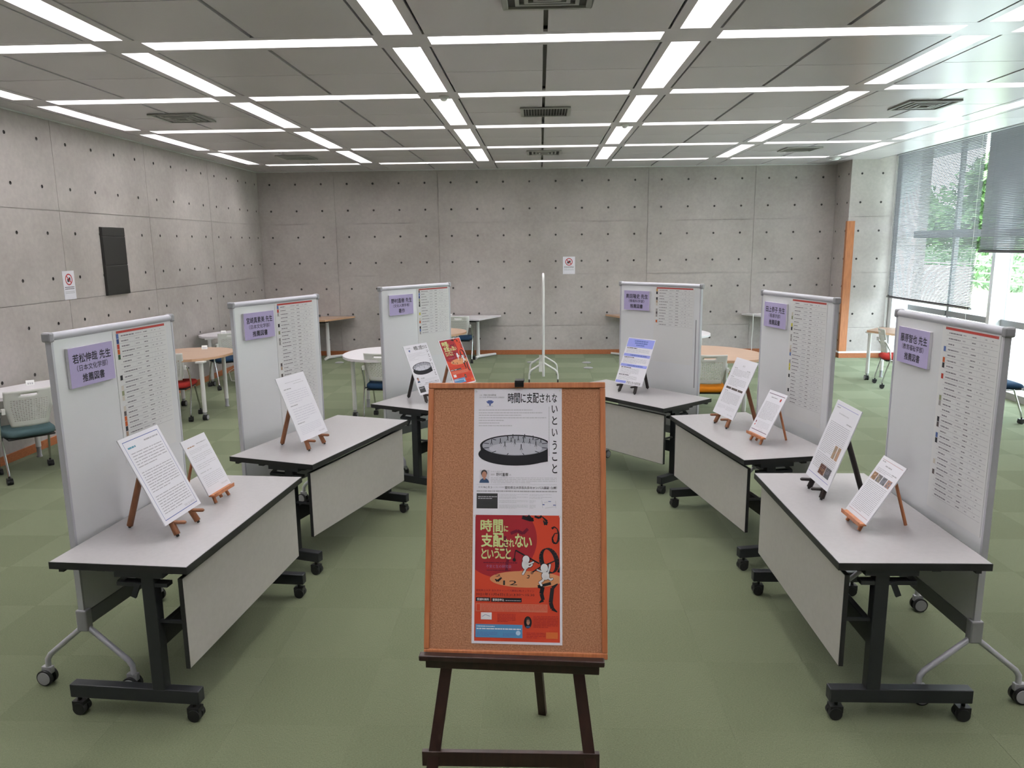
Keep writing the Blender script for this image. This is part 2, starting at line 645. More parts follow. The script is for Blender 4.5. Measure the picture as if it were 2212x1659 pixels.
# wooden corner guard on the pillar
cg = MB().box(XR - .02, XR + .104, YP - .02, YP - .0005, .114, 2.285).box(XR - .02, XR - .0005, YP - .0005, YP + .05, .114, 2.285)
tag(cg.build('corner_guard', PILLARWOOD), 'tall orange wooden corner guard on the concrete pillar by the window', 'corner guard')

# ------------------------------------------------------------------ floor of carpet tiles
floor = tag(MB().box(-5.2, 6.0, YF - .1, YB + .2, -.12, -.006).build('floor', CARP_A), kind='structure')
PX, PY = .515, .5125
tile_me = []
for m_ in (CARP_A, CARP_B):
    g_ = .0003
    tile_me.append(MB().box(-PX / 2 + g_, PX / 2 - g_, -PY / 2 + g_, PY / 2 - g_, -.006, 0).mesh('tile', m_))
tiles = []
for i in range(-2, 20):
    for j in range(-2, 31):
        cx, cy = 4.895 - PX * (i + .5), 12.525 - PY * (j + .5)
        x0, x1, y0, y1 = cx - PX / 2, cx + PX / 2, cy - PY / 2, cy + PY / 2
        x0, x1, y0, y1 = max(x0, XL), min(x1, 5.82), max(y0, YF), min(y1, YB)
        if x1 - x0 < .02 or y1 - y0 < .02:
            continue
        whole = (x1 - x0) > PX - .001 and (y1 - y0) > PY - .001
        d = Vector((cx, cy, -1.9592))
        c = d.dot(_fw)
        vis = c > .3 and abs(d.dot(_rt) / c) < .74 and abs(d.dot(_up) / c) < .56
        tiles.append((0 if vis else 1, cy, cx, whole, x0, x1, y0, y1, (i + j) % 2))
tiles.sort()
rest = MB()
n_t = 0
for (nv, cy, cx, whole, x0, x1, y0, y1, k) in tiles:
    if not nv and n_t < 298 and cx < 5.3:
        if whole:
            o = link('tile', tile_me[k], floor)
            o.location = (cx, cy, 0)
        else:
            MB().box(x0, x1, y0, y1, -.006, 0).build('tile', (CARP_A, CARP_B)[k], floor)
        n_t += 1
    else:
        rest.box(x0 + .001, x1 - .001, y0 + .001, y1 - .001, -.006, 0, (CARP_A, CARP_B)[k])
tag(rest.build('far_tiles', None, floor), kind='stuff')

# ------------------------------------------------------------------ ceiling
CX = [-4.56, -2.745, -.888, .968, 2.842, 4.71]
RY = [5.17 + 1.815 * k for k in range(-4, 5)]
HT = .153
ceiling = MB()
ceiling.box(-5.3, 5.55, YF - .1, YB + .25, H + .42, H + .55)
back_ = MB()
for i in range(5):
    for j in range(8):
        back_.box(CX[i] + HT, CX[i + 1] - HT, RY[j] + HT, RY[j + 1] - HT, H + .035, H + .040)
    back_.box(CX[i] - HT, CX[i + 1] - HT, RY[-1] + HT, YB, H + .035, H + .040)
back_.box(CX[5] - HT, 5.5, RY[-1] + HT, YB, H + .035, H + .040)
back_.box(CX[5] + HT, 5.5, RY[0], RY[-1] + HT, H + .035, H + .040)
back_.box(XL, CX[0] - HT, RY[0], YB, H + .035, H + .040)
ceil = tag(ceiling.build('ceiling', CEILBACK), kind='structure')
back_.build('backing', CEILBACK, ceil)


def cpanel(x0, x1, y0, y1):
    o = link('panel', _pm(x1 - x0, y1 - y0), ceil)
    o.location = ((x0 + x1) / 2, (y0 + y1) / 2, H)


_PM = {}


def _pm(w, d):
    k = (round(w, 3), round(d, 3))
    if k not in _PM:
        _PM[k] = MB().box(-w / 2, w / 2, -d / 2, d / 2, 0, .02).mesh('panel', CEIL)
    return _PM[k]


G, SE = .016, .0025
for i in range(5):
    xa, xb = CX[i] + HT + G, CX[i + 1] - HT - G
    xm = (xa + xb) / 2
    for j in range(8):
        ya, yb = RY[j] + HT + SE, RY[j + 1] - HT - SE
        ym = (ya + yb) / 2
        for (p, q) in ((xa, xm - .014), (xm + .014, xb)):
            cpanel(p, q, ya, ym - .004)
            cpanel(p, q, ym + .004, yb)
    for (p, q) in ((xa, xm - .014), (xm + .014, xb)):
        cpanel(p, q, RY[-1] + HT + SE, YB - .012)
for i in range(6):
    cpanel(CX[i] - HT, CX[i] + HT, RY[-1] + HT + SE, YB - .012)
    for j in range(9):
        xa = CX[i] - HT if i == 0 else (CX[i] + CX[i - 1]) / 2 + .762
        xb = CX[i] + HT if i == 5 else (CX[i] + CX[i + 1]) / 2 - .762
        cpanel(xa, xb, RY[j] - HT, RY[j] + HT)
for j in range(8):
    ym = (RY[j] + RY[j + 1]) / 2
    for (p, q) in ((RY[j], ym), (ym, RY[j + 1])):
        cpanel(CX[5] + HT + G, 5.52, p + SE, q - SE)
        cpanel(XL + .012, CX[0] - HT - G, p + SE, q - SE)
cpanel(CX[5] + HT + G, 5.52, RY[-1] + SE, YB - .012)
cpanel(XL + .012, CX[0] - HT - G, RY[-1] + SE, YB - .012)
MB().box(-5.3, 5.52, YF - .1, RY[0] - HT, H, H + .02).build('rear_panel', CEIL, ceil)
TRIMW = mat('ceiling_edge_trim', (0.62, 0.63, 0.62), 0.4)
tag(MB().box(XL, XL + .011, 2.3, YB - .011, H - .012, H + .02).build('trim_2', TRIMW), kind='structure')
tag(MB().box(XL, XR, YB - .011, YB, H - .012, H + .02).build('trim_3', TRIMW), kind='structure')
# blind pocket along the window
tag(MB().box(5.50, 5.52, RY[0], YP, H, H + .25).box(5.50, 6.3, YF, YB, H + .25, H + .30).build('trim_4', CEIL), kind='structure')

# recessed strip lights: housing with trim, white reflector and lamp; built along local x
SL, SW, SD = 1.50, .187, .25
trim = MB()
trim.box(-.762, .762, -HT, -SW / 2, 0, .015).box(-.762, .762, SW / 2, HT, 0, .015)
trim.box(-.762, -SL / 2, -SW / 2, SW / 2, 0, .015).box(SL / 2, .762, -SW / 2, SW / 2, 0, .015)
trim_me = trim.mesh('trim', CEIL)
rf = MB()
a_, c_ = SL / 2, SW / 2
rf.add([(-a_, -c_, .015), (a_, -c_, .015), (a_, c_, .015), (-a_, c_, .015), (-a_, -c_, SD), (a_, -c_, SD), (a_, c_, SD), (-a_, c_, SD)],
       [(0, 1, 5, 4), (1, 2, 6, 5), (2, 3, 7, 6), (3, 0, 4, 7), (4, 5, 6, 7)])
refl_me = rf.mesh('reflector', SLOTWHITE)
lamp_me = MB().box(-.70, .70, -.045, .045, SD - .05, SD - .02).mesh('lamp', LAMP, bevel=.01)


def strip_light(x, y, rot, label, group):
    t = thing('ceiling_light', label, 'ceiling light', (x, y, H), rot, group)
    link('trim', trim_me, t)
    link('reflector', refl_me, t)
    link('lamp', lamp_me, t)


BAY = ['against the left wall', 'second from the left wall', 'in the middle', 'second from the windows', 'next to the windows']
LINE = ['nearest the left wall', 'second from the left wall', 'just left of the middle', 'just right of the middle', 'second from the windows', 'nearest the windows']
for j in range(1, 9):
    nb = ORD[8 - j]
    for i in range(5):
        strip_light((CX[i] + CX[i + 1]) / 2, RY[j], 0, f'crosswise strip light, {nb} row from the back wall, bay {BAY[i]}', 'crosswise recessed strip lights')
for j in range(1, 8):
    nb = ORD[7 - j]
    for i in range(6):
        strip_light(CX[i], (RY[j] + RY[j + 1]) / 2, PI / 2, f'lengthwise strip light, {nb} from the back wall, line {LINE[i]}', 'lengthwise recessed strip lights')

# air vents
VENTF = mat('vent_frame', (0.40, 0.40, 0.38), 0.5)
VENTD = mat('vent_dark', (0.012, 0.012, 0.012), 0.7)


def vent(x, y, label, dense):
    t = thing('ceiling_vent', label, 'air vent', (x, y, H))
    w = .245
    f = MB()
    for (p, q, r, s) in ((-w, w, -w, -w + .03), (-w, w, w - .03, w), (-w, -w + .03, -w + .03, w - .03), (w - .03, w, -w + .03, w - .03)):
        f.box(p, q, r, s, -.016, -.001)
    f.build('frame', VENTF, t, bevel=.004)
    MB().box(-w + .03, w - .03, -w + .03, w - .03, -.004, -.001).build('dark_backing', VENTD if dense else mat('vent_shade', (.06, .06, .058), .7), t)  # dark plate, the shade inside the vent is put into its colour
    if dense:
        bm_ = MB().box(-.0018, .0018, -w + .03, w - .03, -.013, -.004).mesh('blade', VENTF)
        for k in range(15):
            o = link('blade', bm_, t)
            o.location.x = -.196 + .028 * k
    else:
        for k, q in enumerate((.175, .125, .075)):
            b = MB()
            for (p0, p1, r0, r1) in ((-q, q, -q, -q + .022), (-q, q, q - .022, q), (-q, -q + .022, -q + .022, q - .022), (q - .022, q, -q + .022, q - .022)):
                b.box(p0, p1, r0, r1, -.014 - .004 * k, -.005)
            b.build('blade', VENTF, t)


vent(.060, 7.87, 'dark slatted square vent in the ceiling centre, above the white rolling board', True)
vent(.045, 4.28, 'ceiling vent at the very top of the picture, centre', False)
vent(-3.62, 7.86, 'ceiling diffuser over the left wall tables, nearer of the two on that side', False)
vent(-3.58, 11.38, 'dark ceiling vent near the corner of the left and back walls', True)
vent(3.76, 7.86, 'ceiling diffuser near the window blinds, nearer of the two on that side', False)
vent(3.72, 11.32, 'dark ceiling vent near the pillar beside the windows', True)
vent(.065, 11.25, 'pale ceiling vent in the middle, closest to the back wall', False)


def detector(x, y, r, label):
    t = thing('smoke_detector', label, 'detector', (x, y, H))
    MB().lathe([(r, 0), (r, -.012), (r * .86, -.018)]).build('base', WHITEPL, t)
    MB().lathe([(r * .72, -.018), (r * .66, -.030), (r * .4, -.040), (.004, -.043)]).build('dome', WHITEPL, t)


detector(4.70, 12.60, .085, 'white dome detector on the ceiling in front of the pillar')
detector(.951, 8.80, .045, 'small round detector between strip lights right of the middle')
detector(-.85, 7.02, .045, 'small round detector between strip lights left of the middle')

# ------------------------------------------------------------------ window wall on the right
XW = 6.13
wr = MB()
wr.box(5.82, 6.30, YF, YP, -.1, .085)
wall_right = tag(wr.build('wall_right', mat('window_curb_grey', (.30, .295, .28), .6)), kind='structure')
tag(MB().box(5.86, 6.30, YF, 7.67, .085, H + .25).build('daylight_block_right', CONC), kind='structure')  # added out of view in place of window bays, to hold back daylight
tag(MB().box(5.862, 6.16, YP - .12, YP + .01, .085, H + .25).build('trim_5', WINWH), kind='structure')
VM = [12.72, 11.50, 10.18, 8.94, 7.70]
for k in range(len(VM) - 1):
    y1, y0 = VM[k], VM[k + 1]
    w = tag(bpy.data.objects.new(f'window_{k + 1}', None), kind='structure')
    COL.objects.link(w)
    f = MB().box(6.10, 6.16, y0 - .03, y0 + .03, .085, 3.50)
    f.box(6.10, 6.16, y0 + .03, y1 - .03, .085, .135).box(6.10, 6.16, y0 + .03, y1 - .03, 3.42, 3.5)
    f.build('window_frame', WINFR, w)
    MB().box(6.08, 6.16, y0 + .03, y1 - .03, .835, .92).build('transom', WINFR, w)
    MB().box(6.08, 6.16, y0 + .03, y1 - .03, 2.0, 2.10).build('transom', WINFR, w)
    for (za, zb) in ((.135, .835), (.92, 2.0), (2.10, 3.42)):
        MB().box(6.126, 6.132, y0 + .03, y1 - .03, za, zb).build('pane', GLASS, w)
    if k == 1:
        MB().box(5.93, 6.098, y0 - .035, y0 + .035, .085, 3.5).build('fin', WINWH, w)


def blind(y0, y1, ztop, zbot, tilt, label, cords):
    t = thing('window_blind', label, 'window blind', (5.76, (y0 + y1) / 2, 0))
    L = (y1 - y0) / 2
    MB().box(-.025, .025, -L, L, ztop + .012, ztop + .055).build('head_rail', BLINDM, t)
    MB().box(-.02, .02, -L, L, zbot - .03, zbot - .005).build('bottom_rail', BLINDR, t)
    for yy in (-L + .1, L - .1):
        MB().box(-.02, .02, yy - .02, yy + .02, ztop + .055, H + .25).build('bracket', BLINDM, t)
    ca, sa = math.cos(tilt), math.sin(tilt)
    prof = [(-.0125, 0), (0, .0022), (.0125, 0)]
    pr_ = [(x * ca - z * sa, x * sa + z * ca) for x, z in prof]
    b = MB()
    vs = [(x, -L, z) for x, z in pr_] + [(x, L, z) for x, z in pr_] + [(x, -L, z - .0006) for x, z in pr_] + [(x, L, z - .0006) for x, z in pr_]
    b.add(vs, [(0, 1, 4, 3), (1, 2, 5, 4), (9, 10, 7, 6), (10, 11, 8, 7), (0, 3, 9, 6), (2, 8, 11, 5)], False)
    me = b.mesh('slat', BLINDM)
    n = int((ztop - zbot) / .0215)
    for k in range(n + 1):
        o = link('slat', me, t)
        o.location.z = zbot + (ztop - zbot) * k / n
    for yy in (-L + .18, 0, L - .18):
        MB().tube([(-.014, yy, zbot - .01), (-.014, yy, ztop + .02)], .0009, 5).build('ladder_cord', BLINDM, t)
    for yy in cords:
        MB().tube([(-.03, yy, ztop), (-.03, yy, .35)], .0025, 6).build('pull_cord', WHITEPL, t)


blind(10.30, 12.735, 3.29, 1.065, R(-38), 'silver slatted blind with open slats, lowered furthest, beside the concrete pillar', (1.19, 1.15, -1.18))
blind(7.78, 10.225, 3.29, 1.825, R(-48), 'grey slatted blind with nearly closed slats, raised higher than its neighbour', ())

# ------------------------------------------------------------------ outdoors
GRASS = mat('sunlit_lawn', (0.42, 0.50, 0.26), 0.9, noise=(3, .2, 5))
PAVE = mat('pale_paving', (0.72, 0.71, 0.68), 0.8, noise=(2, .06, 4))
LEAFM = mat('tree_leaf', (0.10, 0.20, 0.055), 0.6, noise=(2.5, .45, 3))
LEAFH = mat('hedge_leaf', (0.13, 0.22, 0.09), 0.6, noise=(3, .4, 3))
BARK = mat('tree_bark', (0.10, 0.075, 0.055), 0.9)
RAILM = mat('white_railing', (0.75, 0.76, 0.77), 0.5)
tag(MB().box(6.3, 11.5, -12, 60, -.35, -.10).build('ground_terrace', PAVE), kind='structure')
tag(MB().box(11.5, 90, -40, 120, -.35, -.12).build('ground_lawn', GRASS), kind='structure')
tag(MB().box(6.30, 7.6, -6, 30, 3.52, 3.7).build('eaves', mat('eaves_soffit', (.45, .45, .46), .7)), kind='structure')

rl = thing('railing', 'white metal railing across the lawn outside the windows', 'railing', (17.5, 26, -.12))
for z in (.45, .78, 1.10):
    MB().tube([(0, -16, z), (0, 18, z)], .025, 8).build('rail', RAILM, rl)
pm_ = MB().tube([(0, 0, 0), (0, 0, 1.12)], .03, 8).mesh('post', RAILM)
for k in range(18):
    o = link('post', pm_, rl)
    o.location.y = -16 + 2 * k


def leaves(b, c, rad, n, s, m):
    for _ in range(n):
        while True:
            p = Vector((random.uniform(-1, 1), random.uniform(-1, 1), random.uniform(-1, 1)))
            if .35 < p.length < 1:
                break
        q = Vector(c) + Vector((p.x * rad[0], p.y * rad[1], p.z * rad[2]))
        d = Vector((random.gauss(0, 1), random.gauss(0, 1), random.gauss(0, 1))).normalized()
        e = d.orthogonal().normalized()
        k = s * random.uniform(.6, 1.3)
        b.add([q - d * k, q + e * k * .5, q + d * k, q - e * k * .5], [(0, 1, 2, 3)], False, m)


def tree(x, y, h, r, label):
    t = thing('tree', label, 'tree', (x, y, -.12), 0, 'trees beyond the railing')
    MB().tube([(0, 0, 0), (.1, .05, h * .35), (0, 0, h * .7)], [.16, .12, .05], 8).build('trunk', BARK, t)
    b = MB()
    for _ in range(7):
        leaves(b, (random.uniform(-.5, .5) * r, random.uniform(-.5, .5) * r, h * random.uniform(.45, .85)), (r * .6, r * .6, h * .24), 620, .22, LEAFM)
    tag(b.build('foliage', None, t), kind='stuff')


TR = [(20.6, 35.5, 5.6, 1.7, 'slender leafy tree seen through the open blind, nearest the pillar'),
      (21.5, 26.0, 6.2, 2.0, 'leafy tree beyond the railing, behind the edge between the two blinds'),
      (20.6, 20.0, 5.6, 1.8, 'leafy tree beyond the railing under the raised blind')]
for a in TR:
    tree(*a)
# the wood beyond: an unbroken mass of foliage
wd = MB()
for _ in range(15000):
    y = random.uniform(14, 62)
    top = 4.3 + .9 * math.sin(y * .9) + .6 * math.sin(y * 2.3 + 1) + (1.2 if y < 31 else 0)
    z = top * math.sqrt(random.random())
    q = Vector((24.6 + random.uniform(-1.4, 1.4), y, z))
    d = Vector((random.gauss(0, 1), random.gauss(0, 1), random.gauss(0, 1))).normalized()
    e = d.orthogonal().normalized()
    k = random.uniform(.14, .34)
    wd.add([q - d * k, q + e * k * .55, q + d * k, q - e * k * .55], [(0, 1, 2, 3)], False, LEAFM)
tag(wd.build('woodland', None), 'dense green woodland filling the view beyond the railing', 'woodland', kind='stuff')
hd = thing('hedge', 'dense green hedge running behind the white railing', 'hedge', (18.6, 27, -.12))
for k in range(9):
    b = MB()
    leaves(b, (0, -16 + 4 * k, .9), (1.3, 2.4, 1.0), 700, .16, LEAFH)
    tag(b.build('foliage', None, hd), kind='stuff')
ac = thing('outdoor_unit', 'white equipment cabinet on the terrace behind the lowered blind', 'equipment cabinet', (13.2, 25.5, -.12))
MB().box(-.5, .5, -.9, .9, .1, 1.25).build('body', RAILM, ac, bevel=.03)
MB().box(-.55, .55, -.95, .95, 0, .1).build('plinth', mat('plinth_grey', (.3, .3, .3), .8), ac)
MB().box(-.52, -.5, -.7, .7, .3, 1.05).build('grille', mat('grille_grey', (.4, .4, .42), .6), ac)

# ================================================================== folding tables with modesty panels
def twin_caster(b, x, y, r=.027, w=.022):
    for s in (-1, 1):
        b.cyl((x + s * (w * .62), y, r), r, w, 'x', 18)
    b.box(x - .02, x + .02, y - .022, y + .03, r + .004, r * 2 + .006)
    b.cyl((x, y + .006, r * 2 + .014), .008, .02, 'z', 10)


def make_table():
    t = thing('folding_table', '', 'table')
    top = MB()
    top.box(-.597, .597, -.297, .297, .6995, .7005, LAM)
    top.box(-.6, .6, -.3, .3, .670, .6995, BLACKEDGE)
    top.build('tabletop', None, t)
    mp = MB()
    mp.box(-.578, .578, -.262, -.244, .240, .640, BLACKEDGE)
    mp.box(-.575, .575, -.2635, -.2625, .243, .637, LAMF)
    mp.build('modesty_panel', None, t)
    for s in (-1, 1):
        x = s * .565
        MB().box(x - .024, x + .024, -.146, -.090, .140, .655).build('leg', DARKST, t, bevel=.003)
        MB().box(x - .024, x + .024, -.292, .288, .082, .142).build('foot', DARKST, t, bevel=.004)
        for y in (-.262, .258):
            b = MB()
            twin_caster(b, x, y)
            b.build('caster', RUBBER, t)
        br = MB().box(x - .03, x + .03, -.19, .02, .645, .669)
        br.box(x - .02, x + .02, -.20, .02, .602, .618)
        br.bar((x, .02, .61), (x, -.03, .655), .012, .02)
        br.bar((x + s * .02, -.075, .615), (x + s * .02, -.05, .555), .010, .022)
        br.build('hinge_bracket', DARKST, t)
        MB().box(x - .006, x + .006, -.244, -.144, .438, .450).build('brace_rod', DARKST, t)
        MB().box(x - .03 if s < 0 else x - .045, x + .045 if s < 0 else x + .03, .24, .262, .657, .669).build('stop_pad', BLACKEDGE, t)
    MB().box(-.545, .545, -.134, -.104, .315, .405).build('stretcher', DARKST, t, bevel=.003)
    MB().box(-.54, .54, .10, .135, .640, .669).box(-.54, .54, -.20, -.165, .640, .669).build('top_rail', DARKST, t)
    return t


TABLES = [('L1', -1.676, 3.400, 85.6, 'pale folding table in the left front, holding two paper displays on brown easels'),
          ('L2', -1.443, 4.868, 72.3, 'pale folding table in the left row, second from the front, with one display'),
          ('L3', -.840, 6.326, 63.4, 'pale folding table at the left rear holding the drum poster and the red poster'),
          ('R3', .786, 6.362, -49.2, 'pale folding table at the right rear, with the blue-banded display'),
          ('R2', 1.371, 4.948, -78.8, 'pale folding table in the right row, second from the front'),
          ('R1', 1.483, 3.451, -90.0, 'pale folding table in the right front, holding displays with small photos')]
proto_table = make_table()
for k, (n, x, y, a, lab) in enumerate(TABLES):
    o = proto_table if k == 0 else copy_tree(proto_table)
    o.location = (x, y, 0)
    o.rotation_euler = (0, 0, R(a))
    tag(o, lab, 'table', 'pale folding tables in two facing rows')


# ================================================================== rolling whiteboards behind the tables
def make_board():
    t = thing('whiteboard', '', 'whiteboard')
    MB().box(-.415, .415, -.011, .011, .372, 1.592).build('panel', WHITEBD, t)
    for s in (-1, 1):
        MB().box(s * .420 - .006, s * .420 + .006, -.0135, .0135, .372, 1.585).build('side_frame', SILVER, t)
        MB().box(s * .414 - .020, s * .414 + .020, -.026, .026, .285, .385).build('bracket', SILVERD, t, bevel=.006)
        e = MB().box(s * .424 - .014, s * .424 + .014, -.022, .022, 1.581, 1.623)
        e.build('rail_cap', SILVERD, t, bevel=.008)
        for d in (-1, 1):
            xx = s * .412
            MB().tube([(xx, d * .012, .300), (xx, d * .195, .150), (xx, d * .212, .125), (xx, d * .214, .085)], .0125, 10).build('leg', SILVER, t)
            c = MB().box(xx - .012, xx + .012, d * .214 - .02, d * .214 + .03, .055, .09).build('caster', SILVERD, t, bevel=.004)
            w = MB()
            yy = d * .214 + .012
            for q in (-1, 1):
                w.cyl((xx + q * .016, yy, .0375), .0375, .014, 'x', 24, RUBBER)
                w.cyl((xx + q * .0245, yy, .0375), .030, .004, 'x', 24, GREYWHEEL)
            w.build('wheel', None, c)
    MB().tube([(-.412, 0, 1.602), (.412, 0, 1.602)], .0185, 16).build('top_rail', SILVER, t)
    MB().box(-.394, .394, -.015, .015, .302, .371).build('bottom_beam', BEAM, t, bevel=.003)
    return t


NAMES = {'L1': ('若松伸哉 先生', '（日本文化学部）', '推薦図書'), 'L2': ('宮崎真素美 先生', '（日本文化学部）', '推薦図書'), 'L3': ('野村直樹 先生', '（文化人類学者）', '著作'),
         'R3': ('奥田隆史 先生', '（情報科学部）', '推薦図書'), 'R2': ('田上恭子 先生', '（看護学部）', '推薦図書'), 'R1': ('藤原智也 先生', '（教育福祉学部）', '推薦図書')}
#        x, y, deg, card x0, list x0, list rows, paper bottom, where
BOARDS = {'L1': (-1.992, 3.446, 83.26, -.353, -.020, 20, .95, 'in the left front'),
          'L2': (-1.792, 5.069, 68.71, -.350, -.016, 31, .74, 'second in the left row'),
          'L3': (-1.104, 6.690, 53.6, -.345, .020, 16, .965, 'at the left rear'),
          'R3': (1.045, 6.640, -44.4, -.370, -.024, 13, .93, 'at the right rear'),
          'R2': (1.712, 5.086, -76.2, -.362, -.031, 28, .78, 'second in the right row'),
          'R1': (1.815, 3.413, -88.17, -.363, .018, 31, .745, 'in the right front')}
THUMB = [(.03, .06, .20), (.45, .06, .04), (.50, .11, .03), (.05, .10, .05), (.35, .33, .33), (.60, .55, .48), (.42, .30, .22), (.03, .03, .035), (.55, .50, .06), (.10, .16, .38), (.28, .30, .18), (.12, .10, .10), (.55, .35, .12)]
TM = [mat('print_colour_%s' % chr(97 + i), c, .6, spec=.2) for i, c in enumerate(THUMB)]
INKD = mat('dark_grey_ink', (.20, .19, .21), .6, spec=.2)
HEADRED = mat('list_header_red', (.42, .085, .075), .6, spec=.2)
THPOS = {'L1': {0: 9, 1: 0, 2: 1, 3: 2, 4: 3, 8: 7, 10: 5, 11: 10, 12: 5, 14: 5, 15: 11, 16: 2, 17: 2, 18: 7, 19: 6}, 'L2': {0: 9, 1: 1, 2: 4, 5: 7, 7: 10, 9: 4, 10: 4, 16: 11, 17: 6, 19: 11, 21: 2},
         'L3': {0: 11, 1: 9, 2: 0, 3: 10, 4: 11, 5: 7, 8: 8, 10: 5, 11: 2, 13: 7, 14: 9, 15: 4}, 'R3': {0: 12, 1: 7, 3: 7, 4: 6, 5: 5, 7: 4, 8: 11, 9: 4, 11: 2},
         'R2': {3: 5, 4: 10, 6: 8, 7: 7, 9: 4, 10: 4, 12: 5, 13: 6, 14: 9, 16: 4, 17: 8, 18: 8, 20: 7, 24: 7}, 'R1': {3: 9, 5: 2, 6: 7, 8: 1, 12: 10, 13: 4, 16: 7, 17: 11, 19: 9, 20: 7, 24: 5, 26: 11}}


def label_card(key, x0, where):
    n1, n2, n3 = NAMES[key]
    bx, by, ba = BOARDS[key][:3]
    w, h = .280, .173
    a = R(ba)
    lx, ly = x0 + w / 2, -.0115
    t = thing('name_card', f'lilac name card with black lettering on the whiteboard {where}', 'sign', (bx + lx * math.cos(a) - ly * math.sin(a), by + lx * math.sin(a) + ly * math.cos(a), 1.371), a, 'lilac name cards on the whiteboards')
    MB().box(-w / 2, w / 2, -.014, -.001, 0, h, FOAM).box(-w / 2, w / 2, -.0148, -.014, 0, h, PURPLE).build('card', None, t)
    p = Print(-.0152)
    nn = len(n1)
    p.text('lettering', n1, -w * .42, w * .44, h * .60, h * .83, INK, 0, .016)
    q = .05 * len(n2)
    p.text('lettering', n2, -w * q / 1.15, w * q / 1.15, h * .39, h * .55, INK, 0, .006)
    q = .062 * len(n3)
    p.text('lettering', n3, -w * q, w * q, h * .10, h * .31, INK, 0, .016)
    p.build(t)


def book_list(key, x0, rows, zb, where):
    bx, by, ba = BOARDS[key][:3]
    a = R(ba)
    w = .372
    pw0, pw1 = x0 - .024, x0 + w + .012
    t = thing('book_list', f'long printed book list with red heading on the whiteboard {where}', 'poster', (bx + .0116 * math.sin(a), by - .0116 * math.cos(a), 0), a, 'book lists on the whiteboards')
    MB().box(pw0, pw1, -.0012, -.0002, zb, 1.583, mat('list_paper', (.70, .70, .70), .6, spec=.3)).build('paper', None, t)
    p = Print(-.0016)
    p.rect('heading', x0, x0 + w, 1.5700, 1.5815, HEADRED, 0)
    p.line('heading', x0 + .02, x0 + w - .02, 1.574, .004, INKRED, 1, .016)
    pit = .0247
    for r in range(rows):
        z = 1.5700 - pit * (r + 1)
        p.rect('table_lines', x0 + .012, x0 + w, z, z + .0012, INKG, 0)
        p.line('small_print', x0 + .030, x0 + .030 + random.uniform(.04, .098), z + .009, .0050, INKD, 1, .010)
        p.line('small_print', x0 + .135, x0 + .135 + random.uniform(.02, .05), z + .010, .0045, INKG, 1, .008)
        p.line('small_print', x0 + .200, x0 + .200 + random.uniform(.02, .035), z + .010, .0045, INKD, 1, .008)
        for c in (.262, .287, .297, .330):
            if random.random() < .7:
                p.line('small_print', x0 + c, x0 + c + random.uniform(.005, .016), z + .010, .0048, INKG, 1, .004)
        if r in THPOS[key]:
            p.rect('cover_pictures', x0 - .003, x0 + .014, z + .001, z + pit - .001, TM[THPOS[key][r]], 1)
    for c in (.127, .193, .252, .279, .320):
        p.rect('table_lines', x0 + c, x0 + c + .0009, 1.5700 - pit * rows, 1.5700, INKL, 0)
    p.build(t)


WLAB = {'L1': 'rolling whiteboard behind the left front table', 'L2': 'rolling whiteboard behind the second table of the left row', 'L3': 'rolling whiteboard behind the left rear table with the red poster',
        'R3': 'rolling whiteboard behind the right rear table with the blue-banded display', 'R2': 'rolling whiteboard behind the second table of the right row', 'R1': 'rolling whiteboard behind the right front table, nearest the window'}
proto_board = make_board()
for k, (key, (x, y, a, cx0, lx0, rows, zb, where)) in enumerate(BOARDS.items()):
    o = proto_board if k == 0 else copy_tree(proto_board)
    o.location = (x, y, 0)
    o.rotation_euler = (0, 0, R(a))
    tag(o, WLAB[key], 'whiteboard', 'rolling whiteboards behind the tables')
    label_card(key, cx0, where)
    book_list(key, lx0, rows, zb, where)
# white rule magnet on the right rear board
_b = BOARDS['R3']
_a = R(_b[2])
rs = thing('magnet_strip', 'thin vertical grey strip near the edge of the right rear whiteboard', 'strip', (_b[0] + .385 * math.cos(_a) + .0115 * math.sin(_a), _b[1] + .385 * math.sin(_a) - .0115 * math.cos(_a), .74), _a)
MB().box(-.004, .004, -.004, -.0002, 0, .58).build('strip', SILVERD, rs)


# ================================================================== table displays: sheets on small easels
def peg_easel(name_lab, x, y, az, tilt, zb, wm):
    """two round front legs with pegs and a rear leg; sheet bottom is zb above the table top"""
    t = thing('table_easel', name_lab, 'easel', (x, y, .7005), az, 'wooden table easels')
    tt = math.tan(tilt)
    hb = zb - .7005

    def pt(xx, z, off):
        return (xx, (z - hb) * tt + off, z)
    for s in (-1, 1):
        MB().tube([pt(s * .086, .012, .018), pt(s * .040, hb + .33, .018)], .0140, 10).build('front_leg', wm, t)
        MB().tube([pt(s * .0877, .003, .018), pt(s * .086, .016, .018)], [.006, .009], 8).build('foot_tip', RUBBER, t)
        c = pt(s * .0775, hb - .010, .018)
        MB().tube([c, (c[0], c[1] - .060, c[2] + .003), (c[0], c[1] - .066, c[2] + .003)], [.0085, .0085, .005], 10).build('peg', wm, t)
    top = pt(0, hb + .28, .024)
    ft = (0, (hb + .28 - hb) * tt + .024 + .11, .012)
    MB().tube([(ft[0], ft[1], ft[2]), top], .0140, 10).build('rear_leg', wm, t)
    MB().tube([(ft[0], ft[1] + .002, .002), (ft[0], ft[1], .016)], [.006, .009], 8).build('foot_tip', RUBBER, t)
    c0, c1 = pt(-.055, hb + .22, .018), pt(.055, hb + .22, .018)
    MB().tube([c0, c1], .008, 8).build('crossbar', wm, t)
    return t


